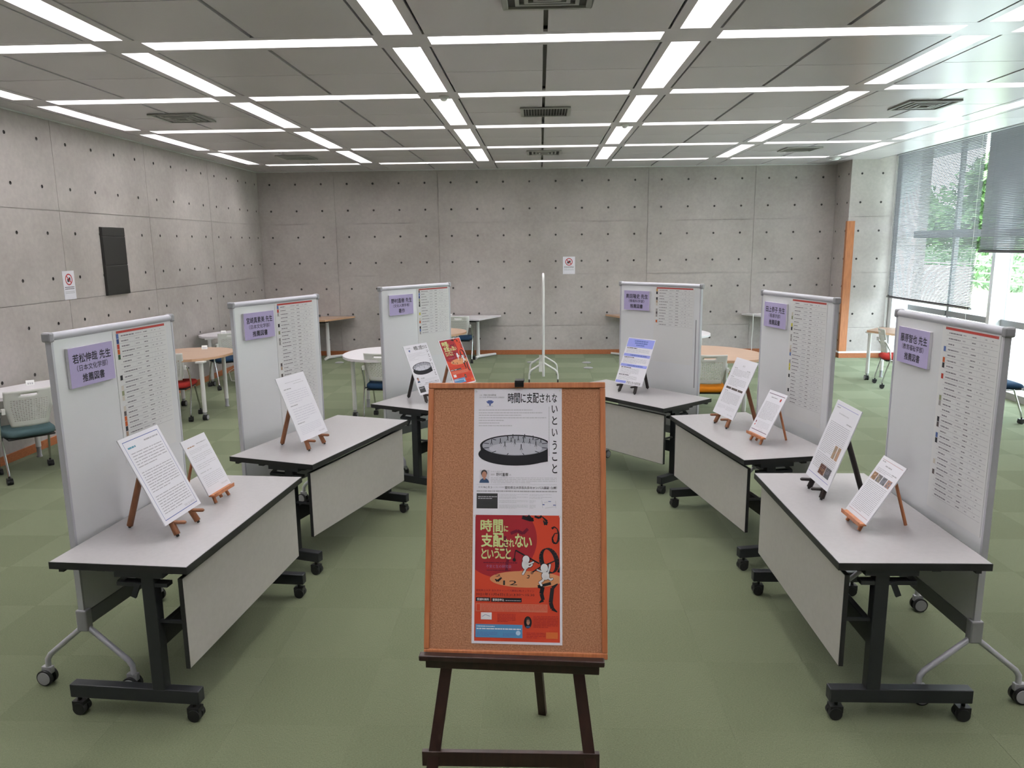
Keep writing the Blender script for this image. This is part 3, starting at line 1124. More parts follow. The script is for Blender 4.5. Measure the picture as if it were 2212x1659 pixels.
def tray_easel(name_lab, x, y, az, tilt, zb, wm):
    t = thing('table_easel', name_lab, 'easel', (x, y, .7005), az, 'wooden table easels')
    tt = math.tan(tilt)
    hb = zb - .7005

    def pt(xx, z, off):
        return (xx, (z - hb) * tt + off, z)
    for s in (-1, 1):
        MB().tube([pt(s * .062, .003, .016), pt(s * .012, hb + .24, .016)], .0085, 8).build('front_leg', wm, t)
    MB().tube([pt(0, .012, .016), pt(0, hb + .20, .016)], .0085, 8).build('mast', wm, t)
    top = pt(0, hb + .21, .022)
    MB().tube([(0, top[1] + .075, .003), top], .0075, 8).build('rear_leg', wm, t)
    MB().box(-.092, .092, -.022, .010, hb - .012, hb - .001).build('tray', wm, t, bevel=.002)
    MB().box(-.092, .092, -.026, -.022, hb - .012, hb + .006).build('tray_lip', wm, t)
    return t


def sheet(label, x, y, zb, az, tilt, big, content):
    w, h = (.297, .420) if big else (.210, .297)
    t = thing('display_sheet', label, 'display sheet', (x, y, zb), (-tilt, 0, az), 'paper displays on the tables')
    MB().box(-w / 2, w / 2, 0, .005, 0, h).build('panel', FOAM, t)
    p = Print(-.0004)
    content(p, w, h)
    p.build(t)
    return t


def c_L1big(p, w, h):
    f = .018
    for (a, b, c, d) in ((-w / 2 + f, w / 2 - f, h - f - .003, h - f), (-w / 2 + f, w / 2 - f, f, f + .003), (-w / 2 + f, -w / 2 + f + .002, f, h - f), (w / 2 - f - .002, w / 2 - f, f, h - f)):
        p.rect('border', a, b, c, d, INKBLUE)
    p.line('title', -.115, -.06, h - .055, .008, mat('teal_ink', (.08, .25, .35), .6))
    p.line('title', .01, .115, h - .045, .007, INKG)
    p.para('small_print', -.112, .115, h - .072, h - .150, 6, INKG)
    p.para('small_print', -.112, .115, h - .165, h - .272, 9, INKG)
    p.para('small_print', -.112, .115, h - .285, h - .380, 8, INKG)
    p.text('lettering', '不安と生の研究会', .035, .118, .026, .038, INKG)


def c_L1small(p, w, h):
    p.line('title', -.08, -.02, h - .045, .005, mat('brown_ink', (.35, .2, .12), .6))
    p.line('title', .0, .085, h - .040, .004, INKG)
    for a, b, n in ((.058, .080, 3), (.088, .125, 4), (.135, .165, 3), (.175, .19, 1), (.198, .262, 7)):
        p.para('small_print', -.082, .085, h - a, h - b, n, INKL)
    p.text('lettering', '不安と生の研究会', .03, .088, .018, .026, INKG)


def c_L2(p, w, h):
    p.line('title', -.08, .09, h - .045, .004, INKL)
    p.line('title', .0, .11, h - .060, .004, INKL)
    for a, b in ((.085, .180), (.195, .300), (.312, .385)):
        p.line('title', -.115, -.04, h - a, .006, INKG)
        p.para('small_print', -.110, .112, h - a - .012, h - b, 6, mat('faint_ink', (.60, .59, .66), .6))
    p.text('lettering', '不安と生の研究会', .06, .125, .018, .028, INKG)


BLUEBAND = mat('periwinkle_band', (.27, .30, .68), .6, spec=.2)


def c_R3(p, w, h):
    for z0, z1, x1 in ((h - .085, h - .008, w / 2 - .006), (h - .170, h - .145, w / 2 - .006), (h - .262, h - .238, w / 2 - .006), (.008, .030, -.03)):
        p.rect('bands', -w / 2 + .006, x1, z0, z1, BLUEBAND)
    p.line('title', -.07, .075, h - .034, .012, INKBLUE, 1, .012)
    p.line('title', -.06, .075, h - .053, .012, INKBLUE, 1, .012)
    p.line('title', -.04, .05, h - .070, .010, INKBLUE, 1, .012)
    p.line('title', -.07, .11, h - .162, .010, INKBLUE, 1, .012)
    p.line('title', -.07, .10, h - .255, .010, INKBLUE, 1, .012)
    for a, b, n in ((.092, .138, 5), (.176, .232, 5), (.268, .33, 6), (.335, .382, 5)):
        p.line('headings', -.13, -.02, h - a - .005, .006, INK)
        p.para('small_print', -.128, .12 if a < .25 else .075, h - a - .006, h - b, n, INKG)
    p.text('lettering', '不安と生の研究会', -.022, .130, .008, .032, INK)


def c_R2big(p, w, h):
    p.text('lettering', '展示', -.018, .016, h - .055, h - .043, INKG)
    p.line('title', .06, .105, h - .078, .006, INKG)
    for a, b, n in ((.075, .128, 6), (.140, .200, 6), (.245, .330, 10)):
        p.line('headings', -.115, -.07, h - a, .005, INKG)
        p.para('small_print', -.11, .115, h - a - .004, h - b, n, INKG)
    for x0, x1 in ((-.115, -.045), (-.038, .045), (.052, .118)):
        p.rect('black_bars', x0, x1, h - .228, h - .213, mat('bar_brown', (.06, .045, .04), .6))
    p.para('small_print', -.12, -.01, .075, .045, 5, INKL)
    p.para('small_print', .0, .115, .075, .045, 5, INKL)
    p.text('lettering', '不安と生の研究会', .05, .12, .016, .026, INKG)


def c_R2small(p, w, h):
    wine = mat('wine_line', (.16, .10, .16), .6)
    p.rect('border', -w / 2 + .012, w / 2 - .012, h - .022, h - .018, wine)
    p.rect('border', -w / 2 + .012, w / 2 - .012, .020, .024, wine)
    p.line('title', -.05, .025, h - .045, .006, INKG)
    p.ell('emblem', .062, h - .045, .008, .011, INKRED)
    p.para('small_print', -.085, .085, h - .075, h - .195, 15, INKG)
    p.ell('emblem', -.078, .075, .005, .009, mat('dark_wine', (.2, .03, .05), .6))
    p.ell('emblem', -.078, .055, .005, .006, INKRED)
    p.para('small_print', -.06, .08, .088, .040, 6, INKL)
    p.text('lettering', '不安と生の研究会', -.01, .04, .027, .034, INKG)


PHA = [mat('photo_tone_%s' % chr(97 + i), c, .5) for i, c in enumerate([(.10, .03, .015), (.09, .09, .10), (.30, .24, .17), (.45, .27, .18), (.22, .12, .06), (.13, .12, .13), (.16, .16, .19), (.35, .20, .16)])]


def photo(p, x0, x1, z0, z1, k, k2):
    p.rect('photos', x0, x1, z0, z1, PHA[k], 1)
    for _ in range(5):
        a, b = random.uniform(x0, x1), random.uniform(z0, z1)
        p.ell('photos', a, b, (x1 - x0) * .16, (z1 - z0) * .14, PHA[k2], 2, 10, clip=(x0, x1, z0, z1))


def c_R1big(p, w, h):
    lb = mat('lilac_line', (.25, .25, .50), .6)
    p.rect('border', -w / 2 + .02, w / 2 - .02, h - .022, h - .0195, lb)
    p.rect('border', -w / 2 + .01, w / 2 - .02, .028, .031, lb)
    p.line('title', -.12, -.08, h - .035, .006, INKG)
    p.line('title', -.07, .05, h - .060, .006, INKL)
    p.line('title', .055, .115, h - .092, .006, INKG)
    p.para('small_print', -.125, .118, h - .105, h - .212, 12, INKG)
    p.para('small_print', -.125, .03, h - .212, h - .270, 7, INKG)
    p.para('small_print', -.125, .118, h - .275, h - .355, 9, INKG)
    photo(p, .038, .072, h - .272, h - .205, 2, 3)
    photo(p, .080, .112, h - .272, h - .205, 3, 2)
    photo(p, -.030, .040, .048, .100, 0, 4)
    photo(p, .045, .108, .048, .100, 1, 6)


def c_R1small(p, w, h):
    pl = mat('pink_line', (.48, .28, .30), .6)
    p.rect('border', -w / 2 + .012, w / 2 - .012, h - .016, h - .014, pl)
    p.rect('border', -w / 2 + .012, w / 2 - .012, .018, .020, pl)
    p.line('title', -.085, -.055, h - .025, .005, INKG)
    p.line('title', -.04, .02, h - .040, .005, INKG)
    p.line('title', .045, .085, h - .060, .005, INKG)
    p.para('small_print', -.085, .06, h - .055, h - .075, 3, INKG)
    for k in range(4):
        photo(p, -.088 + .044 * k, -.049 + .044 * k, h - .118, h - .082, (4, 5, 6, 7)[k], (3, 2, 1, 6)[k])
    p.para('small_print', -.088, .086, h - .125, .028, 19, INKG)


# ------------------------------------------------------------------ the two event posters
DRUMG = mat('drum_grey', (.36, .36, .42), .6)
POSTERBG = None
ORANGE = mat('poster_orange', (.58, .060, .028), .55, spec=.25)
DRED = mat('poster_dark_red', (.33, .022, .030), .55, spec=.25)
SAND = mat('poster_sand', (.60, .26, .12), .55, spec=.25)
LIME = mat('poster_lime', (.55, .62, .27), .55, spec=.25)
PINKB = mat('poster_pink', (.58, .16, .10), .55, spec=.25)
SKYB = mat('poster_blue', (.09, .26, .47), .55, spec=.25)
SHADE = mat('poster_maroon', (.15, .012, .03), .55, spec=.25)
WHITEI = mat('poster_white', (.80, .78, .80), .55, spec=.25)
SKIN = mat('portrait_skin', (.45, .22, .15), .6)
HAIR = mat('portrait_hair', (.03, .025, .025), .6)
NAVY = mat('portrait_navy', (.03, .07, .16), .6)


def drum_poster(p, w, h):
    def X(x):
        return (x - 18) / 1107 * w - w / 2

    def Z(y):
        return (1 - (y - 42) / 1563) * h
    for k, ch in enumerate('時間に支配されな'):
        kana = ch in 'にされな'
        c = 448 + 78.5 * k + 36
        p.text('title', ch, X(c - (30 if kana else 36)), X(c + (30 if kana else 36)), Z(226 if not kana else 220), Z(102 if not kana else 112), INK, 0, .014)
    for ch, c, hh, ww in (('い', 306, 46, 36), ('と', 447, 52, 30), ('い', 598, 46, 34), ('う', 757, 56, 26), ('こ', 897, 52, 30), ('と', 1045, 56, 30)):
        p.text('title', ch, X(1035 - ww), X(1035 + ww), Z(c + hh), Z(c - hh), INK, 0, .014)
    p.text('lettering', '主催', X(84), X(118), Z(135), Z(118), INKG)
    p.text('lettering', '不安と生の研究会', X(136), X(296), Z(138), Z(114), INK)
    p.text('lettering', '2021年度 愛知県立大学 公開講座', X(82), X(400), Z(162), Z(146), INKG)
    # emblem: a small flower-like mark
    for a in (-.9, -.45, .45, .9):
        p.ell('emblem', X(219) + .009 * math.sin(a), Z(236) + .0075 * math.cos(a), .0028, .0062, INKBLUE, 0, 12, rot=-a)
    p.ell('emblem', X(219), Z(205), .0042, .0042, INKBLUE, 0, 12)
    p.ell('emblem', X(219), Z(244), .003, .005, INKBLUE, 0, 12)
    p.rect('emblem', X(178), X(258), Z(268), Z(264), INKG)
    for y, x1 in ((315, 760), (350, 880), (380, 615), (413, 930), (445, 395), (478, 340), (512, 500)):
        p.line('small_print', X(78), X(x1), Z(y + 5), .0026, INKL, 0, .005)
    for y in range(275, 880, 14):
        p.rect('small_print', X(960), X(970), Z(y + 10), Z(y), INKL, 0)
    # the drum
    cl = (X(70), X(950), Z(1060), Z(560))
    p.ell('picture', X(545), Z(868), X(545 + 468) - X(545), Z(0) - Z(142), INK, 0, 60, clip=cl)
    p.poly('picture', [(X(100), Z(755)), (X(950), Z(755)), (X(950), Z(958)), (X(700), Z(1000)), (X(400), Z(1000)), (X(120), Z(930))], INK, 1)
    p.ell('picture', X(545), Z(762), X(545 + 447) - X(545), Z(0) - Z(136), INK, 2, 60, clip=cl)
    p.ell('picture', X(545), Z(762), X(545 + 418) - X(545), Z(0) - Z(122), DRUMG, 3, 60, clip=cl)
    pale = mat('drum_pale', (.52, .52, .58), .6)
    p.ell('picture', X(545), Z(800), X(545 + 330) - X(545), Z(0) - Z(76), pale, 4, 48, clip=cl)
    for k in range(12):
        a = 2 * PI * k / 12 + .26
        x0, z0 = 545 + 412 * math.cos(a), 762 + 119 * math.sin(a)
        x1, z1 = 545 + 345 * math.cos(a), 762 + 97 * math.sin(a)
        if max(x0, x1) < 945:
            p.stroke('picture', [(X(x0), Z(z0)), (X(x1), Z(z1))], .0022, INK, 5)
    for fx, fy, s in ((243, 715, 1), (355, 705, 1), (412, 745, 1), (447, 672, .8), (490, 690, .8), (512, 645, .75), (537, 715, .9), (580, 672, .75), (617, 780, 1.1), (645, 700, .9), (660, 645, .75), (722, 705, .85), (765, 665, .8), (800, 740, 1), (862, 700, .9)):
        d = random.choice((-1, 1)) * 10
        p.ell('picture', X(fx), Z(fy - 30 * s), .0014, .0017, INK, 6, 8)
        p.stroke('picture', [(X(fx), Z(fy - 26 * s)), (X(fx), Z(fy + 2 * s))], .0026 * s, INK, 6)
        p.stroke('picture', [(X(fx), Z(fy)), (X(fx - 12 * s), Z(fy + 34 * s))], .0016, INK, 6)
        p.stroke('picture', [(X(fx), Z(fy)), (X(fx + 12 * s), Z(fy + 34 * s))], .0016, INK, 6)
        p.stroke('picture', [(X(fx + 2), Z(fy + 36 * s)), (X(fx + d), Z(fy + 66 * s))], .0017, INKG, 5)
    # speaker
    p.rect('portrait', X(98), X(216), Z(1222), Z(1066), mat('portrait_ground', (.62, .60, .66), .6), 0)
    p.ell('portrait', X(155), Z(1225), X(216) - X(155), Z(0) - Z(58), NAVY, 1, 24, 0, PI)
    p.rect('portrait', X(144), X(170), Z(1185), Z(1155), SKIN, 2)
    p.ell('portrait', X(153), Z(1105), X(153 + 38) - X(153), Z(0) - Z(42), HAIR, 2, 24)
    p.ell('portrait', X(155), Z(1125), X(155 + 30) - X(155), Z(0) - Z(42), SKIN, 3, 24)
    p.text('lettering', '文化人類学者', X(236), X(385), Z(1092), Z(1076), INKL)
    p.text('lettering', '講師', X(236), X(286), Z(1134), Z(1110), INKG)
    p.text('lettering', '野村直樹', X(304), X(455), Z(1140), Z(1100), INK)
    p.text('lettering', '氏', X(470), X(492), Z(1136), Z(1116), INKG)
    p.para('small_print', X(236), X(1060), Z(1152), Z(1232), 4, INKL)
    p.rect('rule', X(62), X(1062), Z(1246), Z(1243), INKL)
    p.text('lettering', '11/6(土)', X(90), X(252), Z(1294), Z(1262), INK)
    p.text('lettering', '13:30-15:30', X(262), X(400), Z(1286), Z(1272), INKG)
    p.text('lettering', '愛知県立大学長久手キャンパス講堂（L棟）', X(415), X(1062), Z(1300), Z(1264), INK)
    p.line('small_print', X(62), X(1062), Z(1334), .004, INKG, 0, .006)
    p.rect('black_box', X(62), X(325), Z(1540), Z(1355), mat('box_black', (.03, .03, .032), .6), 0)
    p.line('small_print', X(80), X(318), Z(1400), .0024, INKL, 1, .005)
    p.line('small_print', X(80), X(255), Z(1422), .0024, INKL, 1, .005)
    for (a, b, n) in ((1360, 1385, 2), (1392, 1420, 2), (1436, 1472, 3), (1490, 1540, 4)):
        p.para('small_print', X(342), X(705), Z(a), Z(b), n, INKL)
        p.para('small_print', X(722), X(1000) if a < 1400 else X(800), Z(a), Z(b), n, INKL)
    p.rect('map', X(955), X(988), Z(1452), Z(1444), INKBLUE)
    p.rect('map', X(1015), X(1050), Z(1498), Z(1488), INKBLUE)
    p.rect('map', X(882), X(908), Z(1494), Z(1482), INKBLUE)
    for (a, b) in (((876, 1435), (886, 1530)), ((915, 1530), (1050, 1510)), ((905, 1462), (950, 1455)), ((1045, 1440), (1050, 1530))):
        p.stroke('map', [(X(a[0]), Z(a[1])), (X(b[0]), Z(b[1]))], .0012, INKL)


def red_poster(p, w, h):
    def X(x):
        return (x - 660) / 937 * w - w / 2

    def Z(y):
        return (1 - (y - 92) / 1350) * h

    def DX(d):
        return d / 937 * w

    def DZ(d):
        return d / 1350 * h
    cl = (X(687), X(1572), Z(1415), Z(108))
    p.rect('background', cl[0], cl[1], cl[2], cl[3], ORANGE, 0)
    p.ell('background', X(930), Z(360), DX(405), DZ(400), DRED, 1, 64, clip=cl)
    p.ell('background', X(1225), Z(775), DX(380), DZ(86), SAND, 2, 64, clip=cl)
    # long shadow of the figures
    for pts, ww in (([(1240, 250), (1190, 300), (1130, 270), (1060, 300)], .010), ([(1000, 330), (1010, 470), (1035, 560), (1020, 640), (1020, 690)], .009)):
        p.stroke('shadow', [(X(a), Z(b)) for a, b in pts], ww, SHADE, 2)
    # clock numerals
    p.stroke('numerals', [(X(1180), Z(128)), (X(1275), Z(155)), (X(1300), Z(150))], .012, INK, 3)
    p.stroke('numerals', [(X(1240), Z(112)), (X(1290), Z(160))], .010, INK, 3)
    p.stroke('numerals', [(X(1310), Z(118)), (X(1360), Z(135)), (X(1385), Z(112))], .007, INK, 3)
    p.stroke('numerals', [(X(1390), Z(120)), (X(1440), Z(170)), (X(1425), Z(205)), (X(1402), Z(160))], [.003, .008, .010, .003], INK, 3)
    ring = [(1490, 245), (1515, 225), (1545, 245), (1562, 300), (1560, 360), (1538, 400), (1505, 390), (1495, 345), (1520, 295), (1560, 290)]
    p.stroke('numerals', [(X(a), Z(b)) for a, b in ring], [.008, .004, .003, .006, .008, .004, .007, .005, .003, .003], INK, 3)
    ov = []
    for k in range(25):
        a = 2 * PI * k / 24
        ex, ez = 78 * math.cos(a), 128 * math.sin(a)
        ov.append((X(1462 + ex * math.cos(.28) - ez * math.sin(.28) * -1), Z(578 + ez * math.cos(.28) + ex * math.sin(.28) * -1)))
    p.stroke('numerals', ov, [.003 + .012 * abs(math.cos(2 * PI * k / 24)) for k in range(25)], INK, 3)
    p.poly('numerals', [(X(1572), Z(640)), (X(1572), Z(700)), (X(1545), Z(695))], INK, 3)
    p.stroke('numerals', [(X(1345), Z(855)), (X(1395), Z(850)), (X(1382), Z(920)), (X(1400), Z(985)), (X(1360), Z(1012))], [.004, .013, .013, .011, .003], INK, 3)
    p.stroke('numerals', [(X(1345), Z(848)), (X(1480), Z(812))], .009, INK, 3)
    p.stroke('numerals', [(X(1550), Z(815)), (X(1495), Z(860)), (X(1478), Z(1010)), (X(1495), Z(1070)), (X(1545), Z(1105))], [.003, .012, .013, .012, .003], INK, 3)
    p.text('numerals', '12', X(985), X(1130), Z(838), Z(790), INK, 3)
    p.stroke('numerals', [(X(900), Z(778)), (X(925), Z(798)), (X(968), Z(762))], [.003, .008, .005], INK, 3)
    p.text('numerals', '2', X(900), X(960), Z(752), Z(728), INK, 3)
    # title
    T = (('時', 745, 862, 158, 280), ('間', 878, 975, 158, 288), ('に', 990, 1032, 222, 280), ('支', 752, 868, 305, 442), ('配', 878, 985, 300, 442), ('さ', 990, 1038, 360, 440), ('れ', 1045, 1098, 360, 440),
         ('な', 1108, 1190, 305, 442), ('い', 1198, 1280, 340, 442), ('と', 755, 810, 462, 565), ('い', 818, 880, 475, 562), ('う', 890, 940, 458, 562), ('こ', 945, 1000, 465, 562), ('と', 1010, 1062, 458, 565))
    for ch, a, b, c, d in T:
        p.text('title', ch, X(a), X(b), Z(d), Z(c), LIME, 4, .03)
    p.line('small_print', X(775), X(1135), Z(612), .003, SHADE, 3, .006)
    p.text('lettering', '不安と生の研究会', X(805), X(1070), Z(662), Z(628), mat('violet_ink', (.30, .13, .26), .6), 4)
    p.line('small_print', X(810), X(1060), Z(690), .0025, SHADE, 3, .005)
    # two white doll-like figures with a clock hand and rope
    O = 4

    def blob(cx, cy, rx, ry, rot=0):
        p.ell('figures', X(cx), Z(cy), DX(rx + 5), DZ(ry + 5), INK, O, 24, rot=rot)
        p.ell('figures', X(cx), Z(cy), DX(rx), DZ(ry), WHITEI, O + 3, 24, rot=rot)

    def limb(pts, wd):
        q = [(X(a), Z(b)) for a, b in pts]
        p.stroke('figures', q, DX(wd + 9), INK, O)
        p.stroke('figures', q, DX(wd), WHITEI, O + 3)
        for a, b in pts:
            p.ell('figures', X(a), Z(b), DX(wd / 2 + 4), DZ(wd / 2 + 4), INK, O, 10)
            p.ell('figures', X(a), Z(b), DX(wd / 2), DZ(wd / 2), WHITEI, O + 3, 10)
    p.stroke('figures', [(X(1112), Z(475)), (X(1360), Z(610))], .0045, INK, O)
    p.stroke('figures', [(X(1112), Z(475)), (X(1100), Z(560))], .0025, INK, O)
    p.ell('figures', X(1098), Z(575), DX(17), DZ(18), INK, O, 12)
    limb([(1220, 620), (1262, 612), (1298, 595)], 17)
    limb([(1235, 645), (1270, 640), (1285, 622)], 15)
    limb([(1222, 655), (1210, 685), (1190, 720)], 20)
    blob(1215, 620, 36, 52)
    blob(1222, 568, 36, 40)
    p.stroke('figures', [(X(1278), Z(708)), (X(1362), Z(652)), (X(1520), Z(580))], .0040, INK, O)
    p.ell('figures', X(1284), Z(708), DX(13), DZ(13), INK, O, 12)
    p.ell('figures', X(1284), Z(708), DX(7), DZ(7), SAND, O + 4, 12)
    p.stroke('figures', [(X(1235), Z(735)), (X(1258), Z(735)), (X(1250), Z(762)), (X(1230), Z(760))], .0022, INK, O)
    limb([(1425, 700), (1375, 690), (1340, 675)], 16)
    limb([(1450, 700), (1465, 655), (1470, 620)], 18)
    limb([(1420, 745), (1395, 785), (1365, 805), (1382, 832)], 22)
    limb([(1445, 750), (1478, 775), (1495, 765)], 20)
    blob(1425, 735, 40, 42)
    blob(1412, 655, 38, 44)
    # date and place
    p.text('lettering', '愛知県立大学 長久手キャンパス講堂(L棟)オンライン', X(702), X(1308), Z(908), Z(884), SHADE, 3)
    p.text('lettering', '2021年11月6日(土)13:30〜15:30', X(700), X(1310), Z(955), Z(920), INK, 3)
    p.rect('black_bars', X(700), X(852), Z(1008), Z(968), INK, 3)
    p.rect('black_bars', X(862), X(1178), Z(1012), Z(970), INK, 3)
    p.text('lettering', '受講料無料', X(714), X(838), Z(1002), Z(976), WHITEI, 4, .01)
    p.text('lettering', '要事前申込', X(876), X(996), Z(1004), Z(978), WHITEI, 4, .01)
    p.line('small_print', X(1010), X(1168), Z(1000), .0022, INKG, 4, .005)
    p.rect('pink_box', X(700), X(1445), Z(1112), Z(1030), PINKB, 3)
    p.para('small_print', X(760), X(1438), Z(1036), Z(1108), 5, ORANGE, 4)
    p.rect('pink_box', X(710), X(745), Z(1104), Z(1038), ORANGE, 4)
    p.rect('map', X(755), X(868), Z(1195), Z(1122), WHITEI, 3)
    p.stroke('map', [(X(770), Z(1165)), (X(800), Z(1145)), (X(850), Z(1160))], .0012, INKBLUE, 4)
    p.para('small_print', X(925), X(1115), Z(1130), Z(1220), 6, DRED, 3)
    p.para('small_print', X(1300), X(1552), Z(1145), Z(1270), 8, DRED, 3)
    p.ell('portrait', X(1243), Z(1216), DX(40), DZ(62), INK, 3, 28)
    p.ell('portrait', X(1246), Z(1212), DX(18), DZ(30), SKIN, 4, 20)
    p.ell('portrait', X(1243), Z(1190), DX(22), DZ(24), HAIR, 4, 20)
    p.ell('portrait', X(1246), Z(1262), DX(22), DZ(12), NAVY, 5, 20)
    p.rect('blue_box', X(700), X(1187), Z(1378), Z(1243), SKYB, 3)
    p.line('small_print', X(712), X(900), Z(1268), .0024, WHITEI, 4, .005)
    p.line('small_print', X(712), X(1170), Z(1294), .0034, WHITEI, 4, .006)
    p.para('small_print', X(712), X(930), Z(1318), Z(1366), 4, INKBLUE, 4)
    p.para('small_print', X(985), X(1110), Z(1330), Z(1366), 3, INKBLUE, 4)
    p.ell('blue_box', X(1143), Z(1327), DX(24), DZ(24), mat('pale_blue', (.45, .60, .75), .6), 4, 20)
    p.para('small_print', X(1230), X(1425), Z(1315), Z(1380), 4, DRED, 3)
    p.rect('tag_box', X(1430), X(1552), Z(1378), Z(1312), mat('poster_amber', (.62, .14, .03), .6), 3)


D3 = R(1)
DISP = [
    ('peg', -1.617, 3.183, .775, 85.6, 25.7, OAK, c_L1big, 'brown peg easel carrying the bordered sheet on the left front table', 'large white sheet with thin blue border on the left front table'),
    ('tray', -1.628, 3.598, .755, 83.3, 25.4, PINE, c_L1small, 'small orange tray easel on the left front table', 'small plain text sheet on the left front table'),
    ('peg', -1.433, 4.586, .775, 73.8, 22.4, OAK, c_L2, 'brown peg easel on the second table of the left row', 'large nearly blank sheet with three paragraphs on the second left table'),
    ('peg', -.889, 6.027, .775, 59.2, 23.4, EBONY, drum_poster, 'black peg easel at the left rear, under the white drum poster', 'white poster with a dark drum standing on the left rear table'),
    ('peg', -.648, 6.397, .775, 58.0, 24.5, OAK, red_poster, 'brown easel behind the small red poster on the left rear table', 'small copy of the red clock poster standing on the left rear table'),
    ('peg', .745, 6.335, .775, -47.0, 25.3, EBONY, c_R3, 'black peg easel on the right rear table', 'sheet with periwinkle blue bands on the right rear table'),
    ('peg', 1.263, 5.142, .775, -76.9, 23.6, OAK, c_R2big, 'brown peg easel on the second table of the right row', 'large text sheet with three black bars on the second right table'),
    ('tray', 1.380, 4.706, .755, -77.1, 27.3, PINE, c_R2small, 'small orange tray easel on the second table of the right row', 'small text sheet with dark top and bottom lines on the second right table'),
    ('peg', 1.386, 3.685, .765, -90.3, 19.3, EBONY, c_R1big, 'black peg easel on the right front table', 'large text sheet with two pairs of photos on the right front table'),
    ('tray', 1.410, 3.258, .745, -89.3, 31.4, PINE, c_R1small, 'small orange tray easel on the right front table', 'small sheet with a row of four photos on the right front table'),
]
for kind, x, y, zb, az, ti, wm, fn, l1, l2 in DISP:
    (peg_easel if kind == 'peg' else tray_easel)(l1, x, y, R(az), R(ti), zb, wm)
    sheet(l2, x, y, zb, R(az), R(ti), kind == 'peg', fn)

# ================================================================== cork board on the big easel
az, ti, ro = R(-2.7), R(17.31), R(.51)
rt = Vector((math.cos(az), math.sin(az), 0))
nb = Vector((-math.sin(az), math.cos(az), 0))
up = Vector((0, 0, math.cos(ti))) + nb * math.sin(ti)
r2 = rt * math.cos(ro) + up * math.sin(ro)
u2 = up * math.cos(ro) - rt * math.sin(ro)
n2 = u2.cross(r2)
CM = Matrix(((r2.x, n2.x, u2.x, -.087), (r2.y, n2.y, u2.y, 2.235), (r2.z, n2.z, u2.z, .641), (0, 0, 0, 1)))
cb = thing('cork_board', 'wood-framed cork board on the dark easel in the foreground', 'cork board')
cb.matrix_world = CM
MB().box(-.285, .285, .004, .014, .015, .885).build('cork', CORK, cb)
for (a, b, c, d) in ((-.30, .30, 0, .020), (-.30, .30, .880, .90), (-.30, -.2815, .020, .880), (.2815, .30, .020, .880)):
    MB().box(a, b, -.002, .018, c, d).build('frame_rail', CORKFR, cb, bevel=.003)


def pinned(label, x, z, fn):
    t = thing('poster', label, 'poster')
    t.matrix_world = CM @ Matrix.Translation((x, .0035, z))
    MB().box(-.1485, .1485, -.0006, 0, 0, .42).build('paper', PAPER, t)
    p = Print(-.0010)
    fn(p, .297, .42)
    p.build(t)
    pm = MB()
    pinm = mat('clear_pin', (.7, .7, .72), .3)
    for s in (-1, 1):
        MB().cyl((s * .142, -.003, .412), .0035, .005, 'y', 12).build('pin', pinm, t)


pinned('white event poster with a dark drum pinned to the cork board', .006, .460, drum_poster)
pinned('red event poster with clock numerals pinned to the cork board', .006, .041, red_poster)

es = thing('display_easel', 'dark brown wooden floor easel holding the cork board', 'easel', (-.10, 2.05, 0))
_ox, _oy = -.10, 2.05


def yl(z):
    return 2.276 + .3115 * (z - .641) - _oy


for s, x0, x1 in ((-1, -.398, -.195), (1, .196, .012)):
    b = MB()
    b.bar((x0 - _ox, yl(0), 0), (x1 - _ox, yl(1.42), 1.42), .038, .022, up=(0, 1, 0))
    b.build('front_leg', EASELW, es, bevel=.002)
MB().bar((-.390 - _ox, yl(.32), .318), (.186 - _ox, yl(.32), .318), .018, .052).build('crossbar', EASELW, es, bevel=.002)
MB().bar((.004 - _ox, 2.883 - _oy, .0), (-.095 - _ox, yl(1.40) + .03, 1.40), .034, .022).build('rear_leg', EASELW, es, bevel=.002)
MB().bar((-.200 - _ox, yl(1.38), 1.38), (.016 - _ox, yl(1.38), 1.38), .018, .04).build('head_bar', EASELW, es, bevel=.002)
MB().bar((-.396 - _ox, 2.222 - _oy, .650), (.200 - _ox, 2.194 - _oy, .650), .030, .019).build('tray', EASELW, es, bevel=.004)
MB().bar((-.376 - _ox, 2.228 - _oy, .6255), (.184 - _ox, 2.200 - _oy, .6225), .018, .029).build('tray_support', EASELW, es, bevel=.002)
_tp = CM @ Vector((.010, .0, .90))
_tq = CM @ Vector((.010, .022, .80))
mast = MB()
mast.bar((-.091 - _ox, yl(1.38) + .02, 1.36), (_tp.x - _ox, _tp.y + .035 - _oy, _tp.z + .005), .024, .012, up=(0, 1, 0))
mast.build('mast', EASELW, es)
ck = MB()
ck.bar(CM @ Vector((-.004, -.006, .893)) - Vector((_ox, _oy, 0)), CM @ Vector((.026, -.006, .893)) - Vector((_ox, _oy, 0)), .008, .017, up=(0, 0, 1))
ck.bar(CM @ Vector((-.004, .010, .907)) - Vector((_ox, _oy, 0)), CM @ Vector((.026, .010, .907)) - Vector((_ox, _oy, 0)), .040, .008, up=(0, 0, 1))
ck.build('clip', RUBBER, es)

# ================================================================== chairs: white perforated back, coloured seat, chrome legs on casters
def back_point(u, v):
    """u -1..1 across, v 0..1 from the bottom; local chair coordinates, front = +y"""
    hw = .140 + .042 * v / .55 if v < .55 else .182 + .006 * (v - .55)
    x = u * hw
    y = -.150 - .065 * v - .030 * (1 - u * u)
    z = .475 + .322 * v
    return Vector((x, y, z))


